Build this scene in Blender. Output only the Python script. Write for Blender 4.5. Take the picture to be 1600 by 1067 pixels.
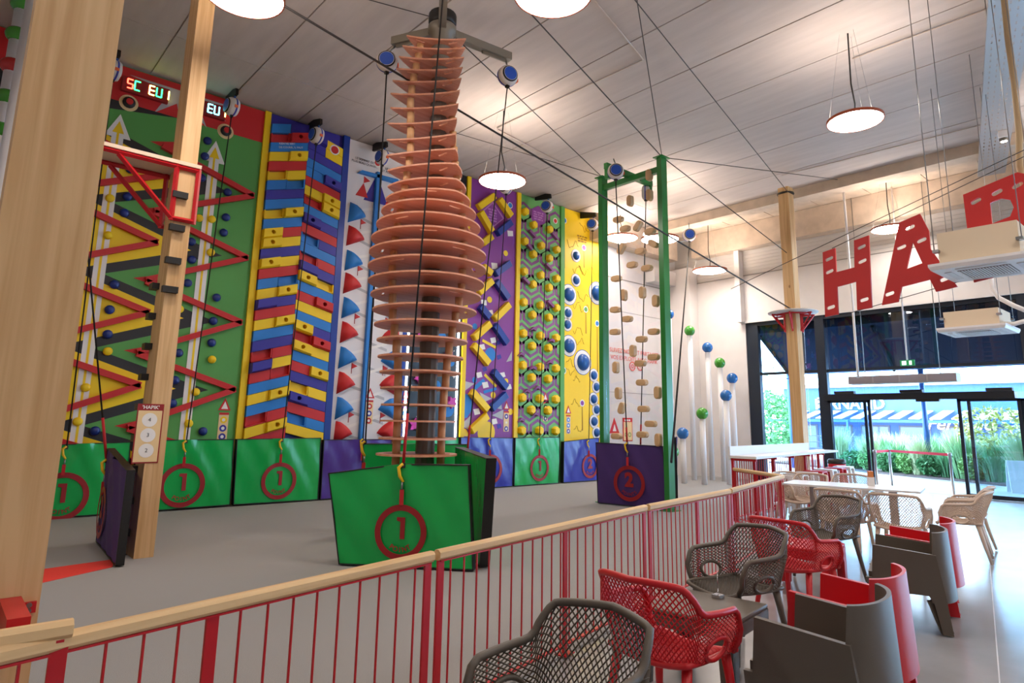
import bpy, math, random
import numpy as np
from mathutils import Matrix, Vector
random.seed(7)
rng = np.random.RandomState(5)
scene = bpy.context.scene
for o in list(bpy.data.objects):
    bpy.data.objects.remove(o)
C = scene.collection
PI = math.pi

# ------------------------------------------------------------------ camera
F_PX, CX, CY, EYE = 1019.4, 809.4, 469.5, 1.55
_yaw, _pit, _roll = math.radians(48.5), math.radians(10.52), math.radians(.9415)
_sx, _cx = math.sin(_yaw), math.cos(_yaw)
_Rp = np.array([[1, 0, 0], [0, math.cos(_pit), math.sin(_pit)], [0, -math.sin(_pit), math.cos(_pit)]])
_Rr = np.array([[math.cos(_roll), -math.sin(_roll), 0], [math.sin(_roll), math.cos(_roll), 0], [0, 0, 1]])
RC = _Rr @ _Rp @ np.array([[_sx, -_cx, 0], [0, 0, -1], [_cx, _sx, 0]])
EYEP = np.array([0, 0, EYE])
cam = bpy.data.cameras.new('camera')
cam.sensor_width = 36
cam.lens = F_PX / 1600 * 36
cam.shift_x = (800 - CX) / 1600
cam.shift_y = (CY - 533.5) / 1600
cam.clip_end = 500
co = bpy.data.objects.new('camera', cam)
C.objects.link(co)
m3 = Matrix(((RC[0][0], -RC[1][0], -RC[2][0]), (RC[0][1], -RC[1][1], -RC[2][1]), (RC[0][2], -RC[1][2], -RC[2][2])))
co.matrix_world = Matrix.Translation((0, 0, EYE)) @ m3.to_4x4()
scene.camera = co

# ------------------------------------------------------------------ world, light, exposure
world = bpy.data.worlds.new('world')
scene.world = world
world.use_nodes = True
bg = world.node_tree.nodes['Background']
bg.inputs[0].default_value = (.52, .76, 1.0, 1)
bg.inputs[1].default_value = 14.0
LAMP = 32.0          # pendant diffuser radiance
LAMP_UP = 38.0       # soft light leaving the top of each pendant
scene.view_settings.view_transform = 'Standard'
scene.view_settings.look = 'None'
scene.view_settings.gamma = 1
scene.view_settings.use_curve_mapping = False
scene.view_settings.exposure = 0.48

# ------------------------------------------------------------------ pixel helpers (a pixel gives a direction only)
def ray(u, v):
    return RC.T @ np.array([(u - CX) / F_PX, (v - CY) / F_PX, 1.])
def onZ(u, v, z=0.):
    d = ray(u, v); return EYEP + d * ((z - EYE) / d[2])
def onX(u, v, x):
    d = ray(u, v); return EYEP + d * (x / d[0])
def onY(u, v, y):
    d = ray(u, v); return EYEP + d * (y / d[1])
def over(base, u, v):
    """height of the point seen at (u,v) straight above base"""
    d = ray(u, v); b = np.array(base)[:2]
    t = np.dot(b, d[:2]) / np.dot(d[:2], d[:2]); return (EYEP + d * t)[2]
def on_vplane(p, q, u, v):
    """hit of pixel ray with the vertical plane through floor points p,q"""
    e = np.array([q[0] - p[0], q[1] - p[1]]); n = np.array([-e[1], e[0]])
    d = ray(u, v); t = np.dot(n, np.array(p)[:2]) / np.dot(n, d[:2]); return EYEP + d * t

# ------------------------------------------------------------------ materials
def lin(c):
    return tuple(((x / 255) / 12.92 if x / 255 <= .04045 else ((x / 255 + .055) / 1.055) ** 2.4) for x in c)
MATS = {}
def mat(name, rgb, rough=.5, metal=0., noise=0., scale=20., bump=0., bscale=60., coat=0., stretch=None, detail=4):
    if name in MATS: return MATS[name]
    m = bpy.data.materials.new(name); m.use_nodes = True
    nt = m.node_tree; b = nt.nodes['Principled BSDF']
    c = lin(rgb)
    b.inputs['Base Color'].default_value = (*c, 1)
    b.inputs['Roughness'].default_value = rough
    b.inputs['Metallic'].default_value = metal
    if coat:
        b.inputs['Coat Weight'].default_value = coat; b.inputs['Coat Roughness'].default_value = .15
    if noise or bump:
        tc = nt.nodes.new('ShaderNodeTexCoord'); mp = nt.nodes.new('ShaderNodeMapping')
        nt.links.new(tc.outputs['Object'], mp.inputs[0])
        if stretch: mp.inputs['Scale'].default_value = stretch
    if noise:
        n = nt.nodes.new('ShaderNodeTexNoise'); n.inputs['Scale'].default_value = scale; n.inputs['Detail'].default_value = detail
        nt.links.new(mp.outputs[0], n.inputs['Vector'])
        r = nt.nodes.new('ShaderNodeValToRGB')
        r.color_ramp.elements[0].position = .3; r.color_ramp.elements[1].position = .7
        r.color_ramp.elements[0].color = (*[max(0, x * (1 - noise)) for x in c], 1)
        r.color_ramp.elements[1].color = (*[min(1, x * (1 + noise)) for x in c], 1)
        nt.links.new(n.outputs['Fac'], r.inputs[0]); nt.links.new(r.outputs[0], b.inputs['Base Color'])
    if bump:
        n2 = nt.nodes.new('ShaderNodeTexNoise'); n2.inputs['Scale'].default_value = bscale; n2.inputs['Detail'].default_value = 3
        nt.links.new(mp.outputs[0], n2.inputs['Vector'])
        bp = nt.nodes.new('ShaderNodeBump'); bp.inputs['Strength'].default_value = bump; bp.inputs['Distance'].default_value = (.035 if bump >= 1 else .02)
        nt.links.new(n2.outputs['Fac'], bp.inputs['Height']); nt.links.new(bp.outputs[0], b.inputs['Normal'])
    MATS[name] = m; return m
def emit(name, rgb, strength):
    if name in MATS: return MATS[name]
    m = bpy.data.materials.new(name); m.use_nodes = True
    nt = m.node_tree; nt.nodes.remove(nt.nodes['Principled BSDF'])
    e = nt.nodes.new('ShaderNodeEmission'); e.inputs[0].default_value = (*lin(rgb), 1); e.inputs[1].default_value = strength
    nt.links.new(e.outputs[0], nt.nodes['Material Output'].inputs[0]); MATS[name] = m; return m
def glass(name, tint=(1, 1, 1), refl=.06):
    if name in MATS: return MATS[name]
    m = bpy.data.materials.new(name); m.use_nodes = True
    nt = m.node_tree; nt.nodes.remove(nt.nodes['Principled BSDF'])
    t = nt.nodes.new('ShaderNodeBsdfTransparent'); t.inputs[0].default_value = (*tint, 1)
    g = nt.nodes.new('ShaderNodeBsdfGlossy'); g.inputs['Roughness'].default_value = .01
    lw = nt.nodes.new('ShaderNodeLayerWeight'); lw.inputs[0].default_value = .5
    pw = nt.nodes.new('ShaderNodeMath'); pw.operation = 'POWER'; pw.inputs[1].default_value = 5; nt.links.new(lw.outputs['Facing'], pw.inputs[0])
    fr = nt.nodes.new('ShaderNodeMath'); fr.operation = 'MULTIPLY_ADD'; fr.inputs[1].default_value = .9; fr.inputs[2].default_value = .04; nt.links.new(pw.outputs[0], fr.inputs[0])
    mx = nt.nodes.new('ShaderNodeMixShader')
    nt.links.new(fr.outputs[0], mx.inputs[0]); nt.links.new(t.outputs[0], mx.inputs[1]); nt.links.new(g.outputs[0], mx.inputs[2])
    nt.links.new(mx.outputs[0], nt.nodes['Material Output'].inputs[0]); MATS[name] = m; return m
def wood(name, rgb, dark, axis='Z', rough=.5):
    if name in MATS: return MATS[name]
    m = bpy.data.materials.new(name); m.use_nodes = True
    nt = m.node_tree; b = nt.nodes['Principled BSDF']; b.inputs['Roughness'].default_value = rough
    tc = nt.nodes.new('ShaderNodeTexCoord'); mp = nt.nodes.new('ShaderNodeMapping')
    mp.inputs['Scale'].default_value = {'Z': (9, 9, .35), 'X': (.35, 9, 9), 'Y': (9, .35, 9)}[axis]
    nt.links.new(tc.outputs['Object'], mp.inputs[0])
    n = nt.nodes.new('ShaderNodeTexNoise'); n.inputs['Scale'].default_value = 2.2; n.inputs['Detail'].default_value = 6; n.inputs['Distortion'].default_value = .6
    nt.links.new(mp.outputs[0], n.inputs['Vector'])
    r = nt.nodes.new('ShaderNodeValToRGB')
    r.color_ramp.elements[0].position = .33; r.color_ramp.elements[0].color = (*lin(dark), 1)
    r.color_ramp.elements[1].position = .6; r.color_ramp.elements[1].color = (*lin(rgb), 1)
    nt.links.new(n.outputs['Fac'], r.inputs[0])
    vo = nt.nodes.new('ShaderNodeTexVoronoi'); vo.inputs['Scale'].default_value = 1.7
    mp2 = nt.nodes.new('ShaderNodeMapping'); mp2.inputs['Scale'].default_value = {'Z': (1.6, 1.6, .9), 'X': (.9, 1.6, 1.6), 'Y': (1.6, .9, 1.6)}[axis]
    nt.links.new(tc.outputs['Object'], mp2.inputs[0]); nt.links.new(mp2.outputs[0], vo.inputs['Vector'])
    r2 = nt.nodes.new('ShaderNodeValToRGB'); r2.color_ramp.elements[0].position = .035; r2.color_ramp.elements[1].position = .075
    r2.color_ramp.elements[0].color = (*[x * .55 for x in lin(dark)], 1); r2.color_ramp.elements[1].color = (1, 1, 1, 1)
    nt.links.new(vo.outputs['Distance'], r2.inputs[0])
    mx = nt.nodes.new('ShaderNodeMix'); mx.data_type = 'RGBA'; mx.blend_type = 'MULTIPLY'; mx.inputs[0].default_value = .75
    nt.links.new(r.outputs[0], mx.inputs[6]); nt.links.new(r2.outputs[0], mx.inputs[7]); nt.links.new(mx.outputs[2], b.inputs['Base Color'])
    MATS[name] = m; return m

M_white = mat('white_paint', (216, 211, 209), .6, noise=.03, scale=3)
M_conc = mat('concrete_slab', (186, 174, 167), .85, noise=.07, scale=2.2, bump=.08, bscale=30, stretch=(3, .45, 1), detail=8)
M_concb = mat('concrete_beam', (196, 178, 160), .85, noise=.14, scale=3, bump=.15, bscale=25, detail=8)
M_joint = mat('sealant_and_gap_shade', (150, 145, 141), .9)  # sealant under the cladding; on the white wall, gap shade put in as colour
M_carpet = mat('carpet_grey', (156, 154, 152), .95, noise=.30, scale=260, bump=.4, bscale=400)
M_floor = mat('polished_concrete', (153, 154, 157), .22, noise=.12, scale=1.6, bump=.02, bscale=8, detail=8)
M_pillar = wood('spruce_pillar', (224, 184, 132), (203, 158, 104), 'Z', .55)
M_railw = wood('ash_handrail', (232, 196, 144), (212, 170, 116), 'X', .45)
M_red = mat('red_steel', (190, 22, 34), .35)
M_redp = mat('red_plastic', (196, 20, 32), .38)
M_redb = mat('red_board', (196, 36, 36), .55)
M_taupe = mat('taupe_plastic', (92, 84, 75), .45, bump=.08, bscale=300)
M_beige = mat('beige_plastic', (206, 184, 166), .45)
M_whitep = mat('white_plastic', (232, 230, 230), .35)
M_black = mat('black_rubber', (18, 18, 20), .5)
M_steel = mat('steel', (150, 150, 150), .3, 1.)
M_pole = mat('grey_tube', (112, 108, 100), .35, .3)
M_gpost = mat('green_steel', (38, 128, 52), .35)
M_bluestrip = mat('blue_strip', (25, 60, 150), .5)
P = dict(
    yellow=mat('panel_yellow', (250, 208, 12), .5), green=mat('panel_green', (88, 160, 76), .5), red=mat('panel_red', (204, 34, 36), .5),
    black=mat('panel_black', (38, 38, 42), .5), white=mat('panel_white', (230, 224, 222), .5), blue=mat('panel_blue', (34, 126, 206), .5),
    navy=mat('panel_navy', (56, 48, 156), .5), purple=mat('panel_purple', (140, 58, 150), .5), lilac=mat('panel_lilac', (186, 120, 190), .5),
    space=mat('panel_space', (28, 28, 36), .4), pink=mat('panel_pink', (206, 70, 170), .5), hexgreen=mat('hex_green', (112, 182, 104), .5),
    hexpurple=mat('hex_purple', (136, 74, 136), .5), grey=mat('panel_grey', (186, 182, 184), .5), dkblue=mat('dark_blue', (16, 56, 150), .4),
    darkred=mat('dark_red', (150, 18, 26), .5), offwhite=mat('off_white', (240, 234, 228), .5), cream=mat('cream', (238, 205, 150), .5),
    knobblue=mat('knob_blue', (18, 44, 120), .3), outline=mat('line_brown', (170, 120, 10), .6))
M_matg = mat('mat_green_vinyl', (18, 170, 76), .26, bump=1., bscale=1.1, stretch=(1.6, 1.6, .9))
M_matp = mat('mat_purple_vinyl', (76, 44, 140), .26, bump=1., bscale=1.1, stretch=(1.6, 1.6, .9))
M_matb = mat('mat_blue_vinyl', (48, 54, 165), .26, bump=1., bscale=1.1, stretch=(1.6, 1.6, .9))
M_matd = mat('mat_dark_purple_fabric', (68, 40, 108), .7, bump=.25, bscale=4)
M_plate = wood('plywood_plate', (226, 162, 132), (212, 140, 110), 'X', .5)
M_dowel = wood('dowel_wood', (236, 190, 140), (222, 170, 118), 'Z', .5)
M_hold = wood('ply_hold', (222, 184, 138), (206, 164, 116), 'X', .55)
M_glass = glass('window_glass', (.86, .95, 1.0))
M_acry = glass('clear_acrylic', (.97, .97, .98))
M_alu = mat('dark_aluminium', (34, 42, 56), .35, .2)
M_lampw = emit('lamp_diffuser', (255, 243, 232), LAMP)
M_lampup = emit('lamp_uplight', (255, 238, 222), LAMP_UP)
M_lampr = mat('lamp_rim', (196, 96, 60), .5)

# ------------------------------------------------------------------ mesh builder
class MB:
    def __init__(s): s.v = []; s.f = []; s.smooth = []
    def add(s, vs, fs, smooth=False):
        b = len(s.v); s.v += [tuple(map(float, p)) for p in vs]
        for f in fs: s.f.append(tuple(b + i for i in f)); s.smooth.append(smooth)
        return s
    def box(s, c, d, rz=0., M=None):
        x, y, z = [a / 2 for a in d]
        vs = [(-x, -y, -z), (x, -y, -z), (x, y, -z), (-x, y, -z), (-x, -y, z), (x, -y, z), (x, y, z), (-x, y, z)]
        if M is not None: vs = [M @ Vector(p) for p in vs]
        ca, sa = math.cos(rz), math.sin(rz)
        vs = [(c[0] + p[0] * ca - p[1] * sa, c[1] + p[0] * sa + p[1] * ca, c[2] + p[2]) for p in vs]
        return s.add(vs, [(0, 3, 2, 1), (4, 5, 6, 7), (0, 1, 5, 4), (1, 2, 6, 5), (2, 3, 7, 6), (3, 0, 4, 7)])
    def bx(s, a, b):
        return s.box([(a[i] + b[i]) / 2 for i in range(3)], [abs(b[i] - a[i]) for i in range(3)])
    def prism(s, poly, off):
        """poly: 3D points (planar), off: extrusion vector"""
        n = len(poly); off = np.array(off, float)
        vs = [np.array(p, float) for p in poly] + [np.array(p, float) + off for p in poly]
        fs = [tuple(range(n)), tuple(range(2 * n - 1, n - 1, -1))] + [(i, i + n, (i + 1) % n + n, (i + 1) % n) for i in range(n)]
        return s.add(vs, fs)
    def tube(s, path, r, n=8, cap=True, smooth=True):
        path = [Vector(p) for p in path]; k = len(path)
        rr = r if hasattr(r, '__len__') else [r] * k
        vs = []; up = None
        for i, p in enumerate(path):
            t = (path[min(i + 1, k - 1)] - path[max(i - 1, 0)])
            t = t.normalized() if t.length > 1e-9 else Vector((0, 0, 1))
            if up is None:
                up = Vector((0, 0, 1)) if abs(t.z) < .9 else Vector((1, 0, 0))
            a = t.cross(up)
            if a.length < 1e-6: a = t.cross(Vector((0, 1, 0)))
            a.normalize(); b = a.cross(t).normalized(); up = b
            for j in range(n):
                an = 2 * PI * j / n
                vs.append(p + (a * math.cos(an) + b * math.sin(an)) * rr[i])
        fs = [(i * n + j, i * n + (j + 1) % n, (i + 1) * n + (j + 1) % n, (i + 1) * n + j) for i in range(k - 1) for j in range(n)]
        s.add(vs, fs, smooth)
        if cap:
            s.add(vs[:n], [tuple(range(n - 1, -1, -1))]); s.add(vs[-n:], [tuple(range(n))])
        return s
    def lathe(s, prof, n=24, M=None, smooth=True, cap=True):
        vs = []
        for (r, z) in prof:
            for j in range(n):
                a = 2 * PI * j / n; vs.append(Vector((r * math.cos(a), r * math.sin(a), z)))
        if M is not None: vs = [M @ p for p in vs]
        k = len(prof)
        fs = [(i * n + j, i * n + (j + 1) % n, (i + 1) * n + (j + 1) % n, (i + 1) * n + j) for i in range(k - 1) for j in range(n)]
        s.add(vs, fs, smooth)
        if not cap: return s
        if prof[0][0] > 1e-6: s.add(vs[:n], [tuple(range(n - 1, -1, -1))])
        if prof[-1][0] > 1e-6: s.add(vs[-n:], [tuple(range(n))])
        return s
    def grid(s, fn, nu, nv, smooth=True, skip=None):
        vs = [fn(i / nu, j / nv) for j in range(nv + 1) for i in range(nu + 1)]
        fs = [(j * (nu + 1) + i, j * (nu + 1) + i + 1, (j + 1) * (nu + 1) + i + 1, (j + 1) * (nu + 1) + i) for j in range(nv) for i in range(nu)
              if not (skip and skip((i + .5) / nu, (j + .5) / nv))]
        return s.add(vs, fs, smooth)
    def mesh(s, name, m):
        me = bpy.data.meshes.new(name); me.from_pydata(s.v, [], s.f)
        me.polygons.foreach_set('use_smooth', s.smooth)
        import bmesh
        bm = bmesh.new(); bm.from_mesh(me)
        bmesh.ops.remove_doubles(bm, verts=bm.verts, dist=1e-5)
        bmesh.ops.recalc_face_normals(bm, faces=bm.faces); bm.to_mesh(me); bm.free()
        if any(s.smooth) and not all(s.smooth): pass
        if m: me.materials.append(m)
        return me
    def build(s, name, m, parent=None, M=None):
        return put(name, s.mesh(name, m), parent, M)
def put(name, me, parent=None, M=None):
    o = bpy.data.objects.new(name, me); C.objects.link(o)
    if parent is not None: o.parent = parent
    if M is not None: o.matrix_local = M
    return o
def tag(o, label, cat, group=None):
    o['label'] = label; o['category'] = cat
    if group: o['group'] = group
    return o
def thing(name, label, cat, loc=(0, 0, 0), rz=0, group=None):
    o = bpy.data.objects.new(name, None); C.objects.link(o)
    o.empty_display_size = .1; o.location = tuple(map(float, loc)); o.rotation_euler = (0, 0, rz)
    return tag(o, label, cat, group)
def struct(o): o['kind'] = 'structure'; return o
def copy_tree(o, parent=None):
    c = o.copy(); C.objects.link(c)
    if parent is not None: c.parent = parent
    for ch in list(o.children): copy_tree(ch, c)
    return c
def TR(x, y, z): return Matrix.Translation((float(x), float(y), float(z)))
def frame(o, x, y, z):
    """matrix with given axes"""
    return Matrix(((x[0], y[0], z[0], o[0]), (x[1], y[1], z[1], o[1]), (x[2], y[2], z[2], o[2]), (0, 0, 0, 1)))
_shape_n = 0
def shape2d(outer, holes, thick, m):
    """flat shape with holes, extruded symmetric about z=0"""
    cu = bpy.data.curves.new('shape', 'CURVE'); cu.dimensions = '2D'; cu.fill_mode = 'BOTH'; cu.extrude = thick / 2
    for poly in [outer] + list(holes):
        sp = cu.splines.new('POLY'); sp.points.add(len(poly) - 1)
        for p, q in zip(sp.points, poly): p.co = (q[0], q[1], 0, 1)
        sp.use_cyclic_u = True
    ob = bpy.data.objects.new('shape', cu)
    me = bpy.data.meshes.new_from_object(ob); bpy.data.objects.remove(ob); bpy.data.curves.remove(cu)
    me.materials.clear(); me.materials.append(m); return me
_txt = {}
def text_mesh(s, m, size=1., thick=.0, shear=0., bold=0.):
    k = (s, m.name, size, thick, shear, bold)
    if k in _txt: return _txt[k]
    cu = bpy.data.curves.new('txt', 'FONT'); cu.body = s; cu.size = size; cu.align_x = 'CENTER'; cu.align_y = 'CENTER'
    cu.extrude = thick; cu.shear = shear; cu.offset = bold; cu.resolution_u = 3
    ob = bpy.data.objects.new('txt', cu); me = bpy.data.meshes.new_from_object(ob)
    bpy.data.objects.remove(ob); bpy.data.curves.remove(cu)
    me.materials.clear(); me.materials.append(m); _txt[k] = me; return me
def ngon(r, n, a0=0., sx=1., sy=1.):
    return [(sx * r * math.cos(a0 + 2 * PI * i / n), sy * r * math.sin(a0 + 2 * PI * i / n)) for i in range(n)]
def slot(cx, cy, L, w, a=0., n=5):
    pts = []
    for s in (1, -1):
        for i in range(n + 1):
            t = -PI / 2 + PI * i / n
            pts.append((s * (L / 2 - w / 2 + w / 2 * math.cos(t)), s * (w / 2 * math.sin(t))))
    ca, sa = math.cos(a), math.sin(a)
    return [(cx + x * ca - y * sa, cy + x * sa + y * ca) for x, y in pts]

# ================================================================== SETTING
YW = 12.6      # climbing wall face
XW = 18.2      # glazed wall
ZC = 7.62      # ceiling
# --- floors
RAILPTS = [(-1.5, 2.21), (0.25, 2.62), (2.12, 3.06), (4.75, 3.66), (6.75, 4.02), (9.35, 4.72)]
mb = MB(); mb.bx((-7, -6, -.2), (XW + .1, YW + .3, -.012)); fl = struct(mb.build('floor', M_floor))
jt = MB()
_a, _b = onZ(1540, 800, -.011), onZ(1562, 1067, -.011); _e = (_a - _b) / np.linalg.norm(_a - _b); _c = (_a + _b) / 2
jt.box((_c[0], _c[1], -.011), (16, .008, .003), math.atan2(_e[1], _e[0]))
o = jt.build('floor_joint', mat('joint_pale', (205, 205, 208), .4), fl)
cp = [(-7, 1.2)] + RAILPTS + [(10.15, 6.0), (15.1, 6.75), (15.1, 8.0), (XW, 8.6), (XW, YW), (-7, YW)]
mb = MB(); mb.prism([(x, y, -.012) for x, y in cp], (0, 0, .012)); o = struct(mb.build('floor', M_carpet)); o['label'] = 'grey play floor carpet'
# red marking on the carpet beside the slim wooden pillar
q = [onZ(60, 912), onZ(64, 890), onZ(178, 874), onZ(176, 886)]
mb = MB(); mb.prism([(p[0], p[1], .0) for p in q], (0, 0, .004)); tag(mb.build('floor_marking', mat('red_marking', (226, 58, 50), .8)), 'red wedge marking on grey carpet beside slim pillar', 'floor marking')
# --- walls
def wallbox(name, a, b, m):
    mb = MB(); mb.bx(a, b); return struct(mb.build(name, m))
wallbox('wall_back', (-7, YW + .02, 0), (XW + .25, YW + .3, ZC), M_white)
wallbox('wall_left', (-7.2, -6, 0), (-7, YW + .3, ZC), M_white)
wallbox('wall_front', (-7, -6.2, 0), (XW, -6, ZC), M_white)
# right wall above and beside the glazing
YG0, YG1, ZG = -5.0, 10.12, 4.62
wr = wallbox('wall_right', (XW, -6, ZG), (XW + .25, YW, 6.08), M_white)
wallbox('wall_right', (XW, YG1, 0), (XW + .25, YW, ZG), M_white)
wallbox('wall_right', (XW, -6, 0), (XW + .25, YG0, ZG), M_white)
M_clad = mat('pale_cladding', (205, 200, 196), .5)
cl = wallbox('wall_right', (XW + .03, -6, 6.08), (XW + .25, YW, ZC), M_clad)
for i in range(8):
    mb = MB(); mb.bx((XW + .015, -6, 6.10 + i * .105), (XW + .03, YW, 6.10 + i * .105 + .085)); mb.build('cladding_plank', M_clad, cl)
mb = MB(); mb.bx((XW - .012, -6, 6.07), (XW, YW, 6.09)); struct(mb.build('trim_1', M_joint))
mb = MB(); mb.bx((XW - .25, YG1 - .02, ZG), (XW, YG1 + .14, 6.85)); struct(mb.build('trim_2', M_white))
mb = MB(); mb.bx((XW - .05, YG0, ZG - .02), (XW, YG1 + .12, ZG + .06)); struct(mb.build('trim_3', M_white))
# corner column with a boxed lintel
mb = MB(); mb.bx((17.75, 11.75, 0), (XW, YW, 6.55)); struct(mb.build('wall_corner', M_white))
mb = MB(); mb.bx((16.6, 12.25, 6.0), (17.75, YW, 6.45)); struct(mb.build('trim_4', M_white))
# white wall joints: grey strips painted in for the shade in the gaps
mb = MB()
for z in (2.45, 4.9): mb.bx((14.4, YW + .012, z), (17.7, YW + .021, z + .012))
mb.bx((14.4, YW + .012, 5.9), (17.7, YW + .021, 5.93)); struct(mb.build('trim_5', M_joint))
# --- ceiling slabs
mb = MB(); mb.bx((-7, -6, ZC + .04), (XW + .25, YW + .3, ZC + .2)); ce = struct(mb.build('ceiling', M_conc))
xs = [-7, -4.9, -3.5, -2.1, -.7, .75, 2.17, 3.56, 4.92, 6.285, 7.69, 9.08, 10.43, 11.9, 13.3, 14.8, 16.2]
ys = [-6, 1.0, 10.98, YW + .1]
for i in range(len(xs) - 1):
    for j in range(3):
        mb = MB(); g = .012; dz = random.uniform(0, .006)
        mb.bx((xs[i] + g, ys[j] + .006, ZC + dz), (xs[i + 1] - g, ys[j + 1] - .006, ZC + .05)); mb.build('ceiling_slab', M_conc, ce)
for i in range(14):
    y0 = -6 + i * 1.35
    mb = MB(); mb.bx((16.2, y0 + .01, ZC + .01), (XW, min(y0 + 1.34, YW), ZC + .05)); mb.build('ceiling_slab', M_concb, ce)
def beam(x0, x1, y0, y1, z0, m=M_concb):
    mb = MB(); mb.bx((x0, y0, z0), (x1, y1, ZC)); return tag(mb.build('concrete_beam', m), '', 'beam')
o = beam(16.05, 16.5, -6, YW, 7.36); o['label'] = 'long bare concrete beam under the slabs, next to the wooden post top'
o = beam(17.85, XW + .03, -6, 11.7, 6.86); o['label'] = 'deep concrete beam along the top of the ribbed white cladding'
o = beam(13.9, 17.8, 12.2, YW, 6.85); o['label'] = 'concrete beam above the white wall beside the yellow climbing panel'
o = beam(.55, .95, 3.0, YW, 7.2); o['label'] = 'short concrete beam over the score displays behind the thick pillar'

# --- glazing
M_frame = M_alu
win = MB(); win.bx((XW + .05, 3.22, ZG - .12), (XW + .2, YG1, ZG)); w1 = struct(win.build('window_1', M_frame))
def wbar(y0, y1, z0, z1, x0=XW + .04, x1=XW + .2, nm='window_frame', m=None):
    mb = MB(); mb.bx((x0, y0, z0), (x1, y1, z1)); return mb.build(nm, m or M_frame, w1)
wbar(9.75, YG1, 0, ZG); 
YM = 7.93
wbar(YM - .13, YM + .12, 0, ZG); wbar(3.22, 3.42, 0, ZG)
wbar(3.42, YG1, 3.02, 3.10, XW + .08, XW + .16)
wbar(YM, YG1, 0, .1)
M_steelblue = mat('pale_steel', (110, 160, 200), .4)
for (y0, y1, z0, z1) in [(YM + .12, 9.75, .1, 3.02), (YM + .12, 9.75, 3.1, ZG - .12), (3.42, YM - .13, 3.1, ZG - .12), (3.42, YM - .13, 2.4, 3.02)]:
    wbar(y0, y1, z0, z1, XW + .115, XW + .125, 'pane', M_glass)
# the glazing goes on past the edge of the picture
win = MB(); win.bx((XW + .05, YG0, ZG - .12), (XW + .2, 3.22, ZG)); w1 = struct(win.build('window_right_offscreen', M_frame))
wbar(-1.4, -1.2, 0, ZG - .12); wbar(YG0, 3.22, 3.02, 3.10, XW + .08, XW + .16); wbar(YG0, 3.22, 0, .1)
for (y0, y1, z0, z1) in [(-1.2, 3.22, .1, 3.02), (-1.2, 3.22, 3.1, ZG - .12), (YG0, -1.4, .1, 3.02), (YG0, -1.4, 3.1, ZG - .12)]:
    wbar(y0, y1, z0, z1, XW + .115, XW + .125, 'pane', M_glass)
# automatic door
d1 = MB(); d1.bx((XW - .16, 3.62, 2.25), (XW + .12, 7.86, 2.41)); d1 = struct(d1.build('door_1', mat('door_header', (20, 24, 32), .35)))
for y in (3.9, 5.7, 7.3):
    mb = MB(); mb.box((XW - .1, y, 2.45), (.14, .5, .07)); mb.build('sensor', M_black, d1)
mb = MB(); mb.box((XW - .14, 5.35, 2.22), (.1, .5, .06)); mb.build('sensor', M_black, d1)
def leaf(y0, y1, x):
    mb = MB()
    mb.bx((x, y0, 0), (x + .05, y0 + .07, 2.25)); mb.bx((x, y1 - .07, 0), (x + .05, y1, 2.25)); mb.bx((x, y0, 0), (x + .05, y1, .09)); mb.bx((x, y0, 2.19), (x + .05, y1, 2.25))
    f = mb.build('door_leaf', M_frame, d1); g = MB(); g.bx((x + .02, y0 + .07, .09), (x + .03, y1 - .07, 2.19)); g.build('pane', M_glass, f)
leaf(3.55, 4.78, XW - .02); leaf(6.72, 7.8, XW - .02); leaf(3.5, 4.6, XW + .06); leaf(6.85, 7.8, XW + .06)

# ================================================================== CLIMBING PANELS (plane Y = YW)
def W(u, v):
    p = onY(u, v, YW - .02); return float(p[0]), float(p[2])
def crop(ox, oy, s): return lambda x, y: W(ox + x / s, oy + y / s)
def wp(poly, y, depth):
    """prism on the wall: (x,z) outline, back face at YW-y, protruding by depth toward the hall"""
    mb = MB(); mb.prism([(x, YW - y, z) for x, z in poly], (0, -depth, 0)); return mb
def wtext(s, x, z, size, m, parent, y=.05, shear=0., bold=.0, rot=0.):
    me = text_mesh(s, m, size, .001, shear, bold)
    M = frame((x, YW - y, z), (1, 0, 0), (0, 0, 1), (0, -1, 0)) @ Matrix.Rotation(rot, 4, 'Z')
    return put('printed_text', me, parent, M)
def wdisc(x, z, r, y, depth, n=20): return wp([(x + a, z + b) for a, b in ngon(r, n)], y, depth)
def textbars(parent, x, z, w, h, rows, m, y=.05, align=.5):
    """lines of small unreadable print: one bar per word"""
    rh = h / rows
    for r in range(rows):
        mb = MB()
        lw = w * random.uniform(.7, 1); xx = x - lw * align; zz = z + h / 2 - (r + .5) * rh
        while xx < x + lw * (1 - align) - .02:
            ww = min(random.uniform(.06, .16), x + lw * (1 - align) - xx)
            mb.bx((xx, YW - y, zz - rh * .3), (xx + ww, YW - y - .002, zz + rh * .3)); xx += ww + .03
        ob = mb.build('printed_text', m, parent); ob['kind'] = 'stuff'
def panel(name, label, x0, x1, m, z1=ZC - .02, z0=0):
    t = thing(name, label, 'climbing panel', ((x0 + x1) / 2, YW, 0)); t.location = (0, 0, 0)
    mb = MB(); mb.bx((x0, YW - .04, z0), (x1, YW + .019, z1)); mb.build('board', m, t); return t
B = .041   # board front offset
def edge_strip(x0, x1, m, parent, d=.05):
    mb = MB(); mb.bx((x0, YW - B - d, 0), (x1, YW - B + .03, ZC - .02)); return mb.build('edge_strip', m, parent)
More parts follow.
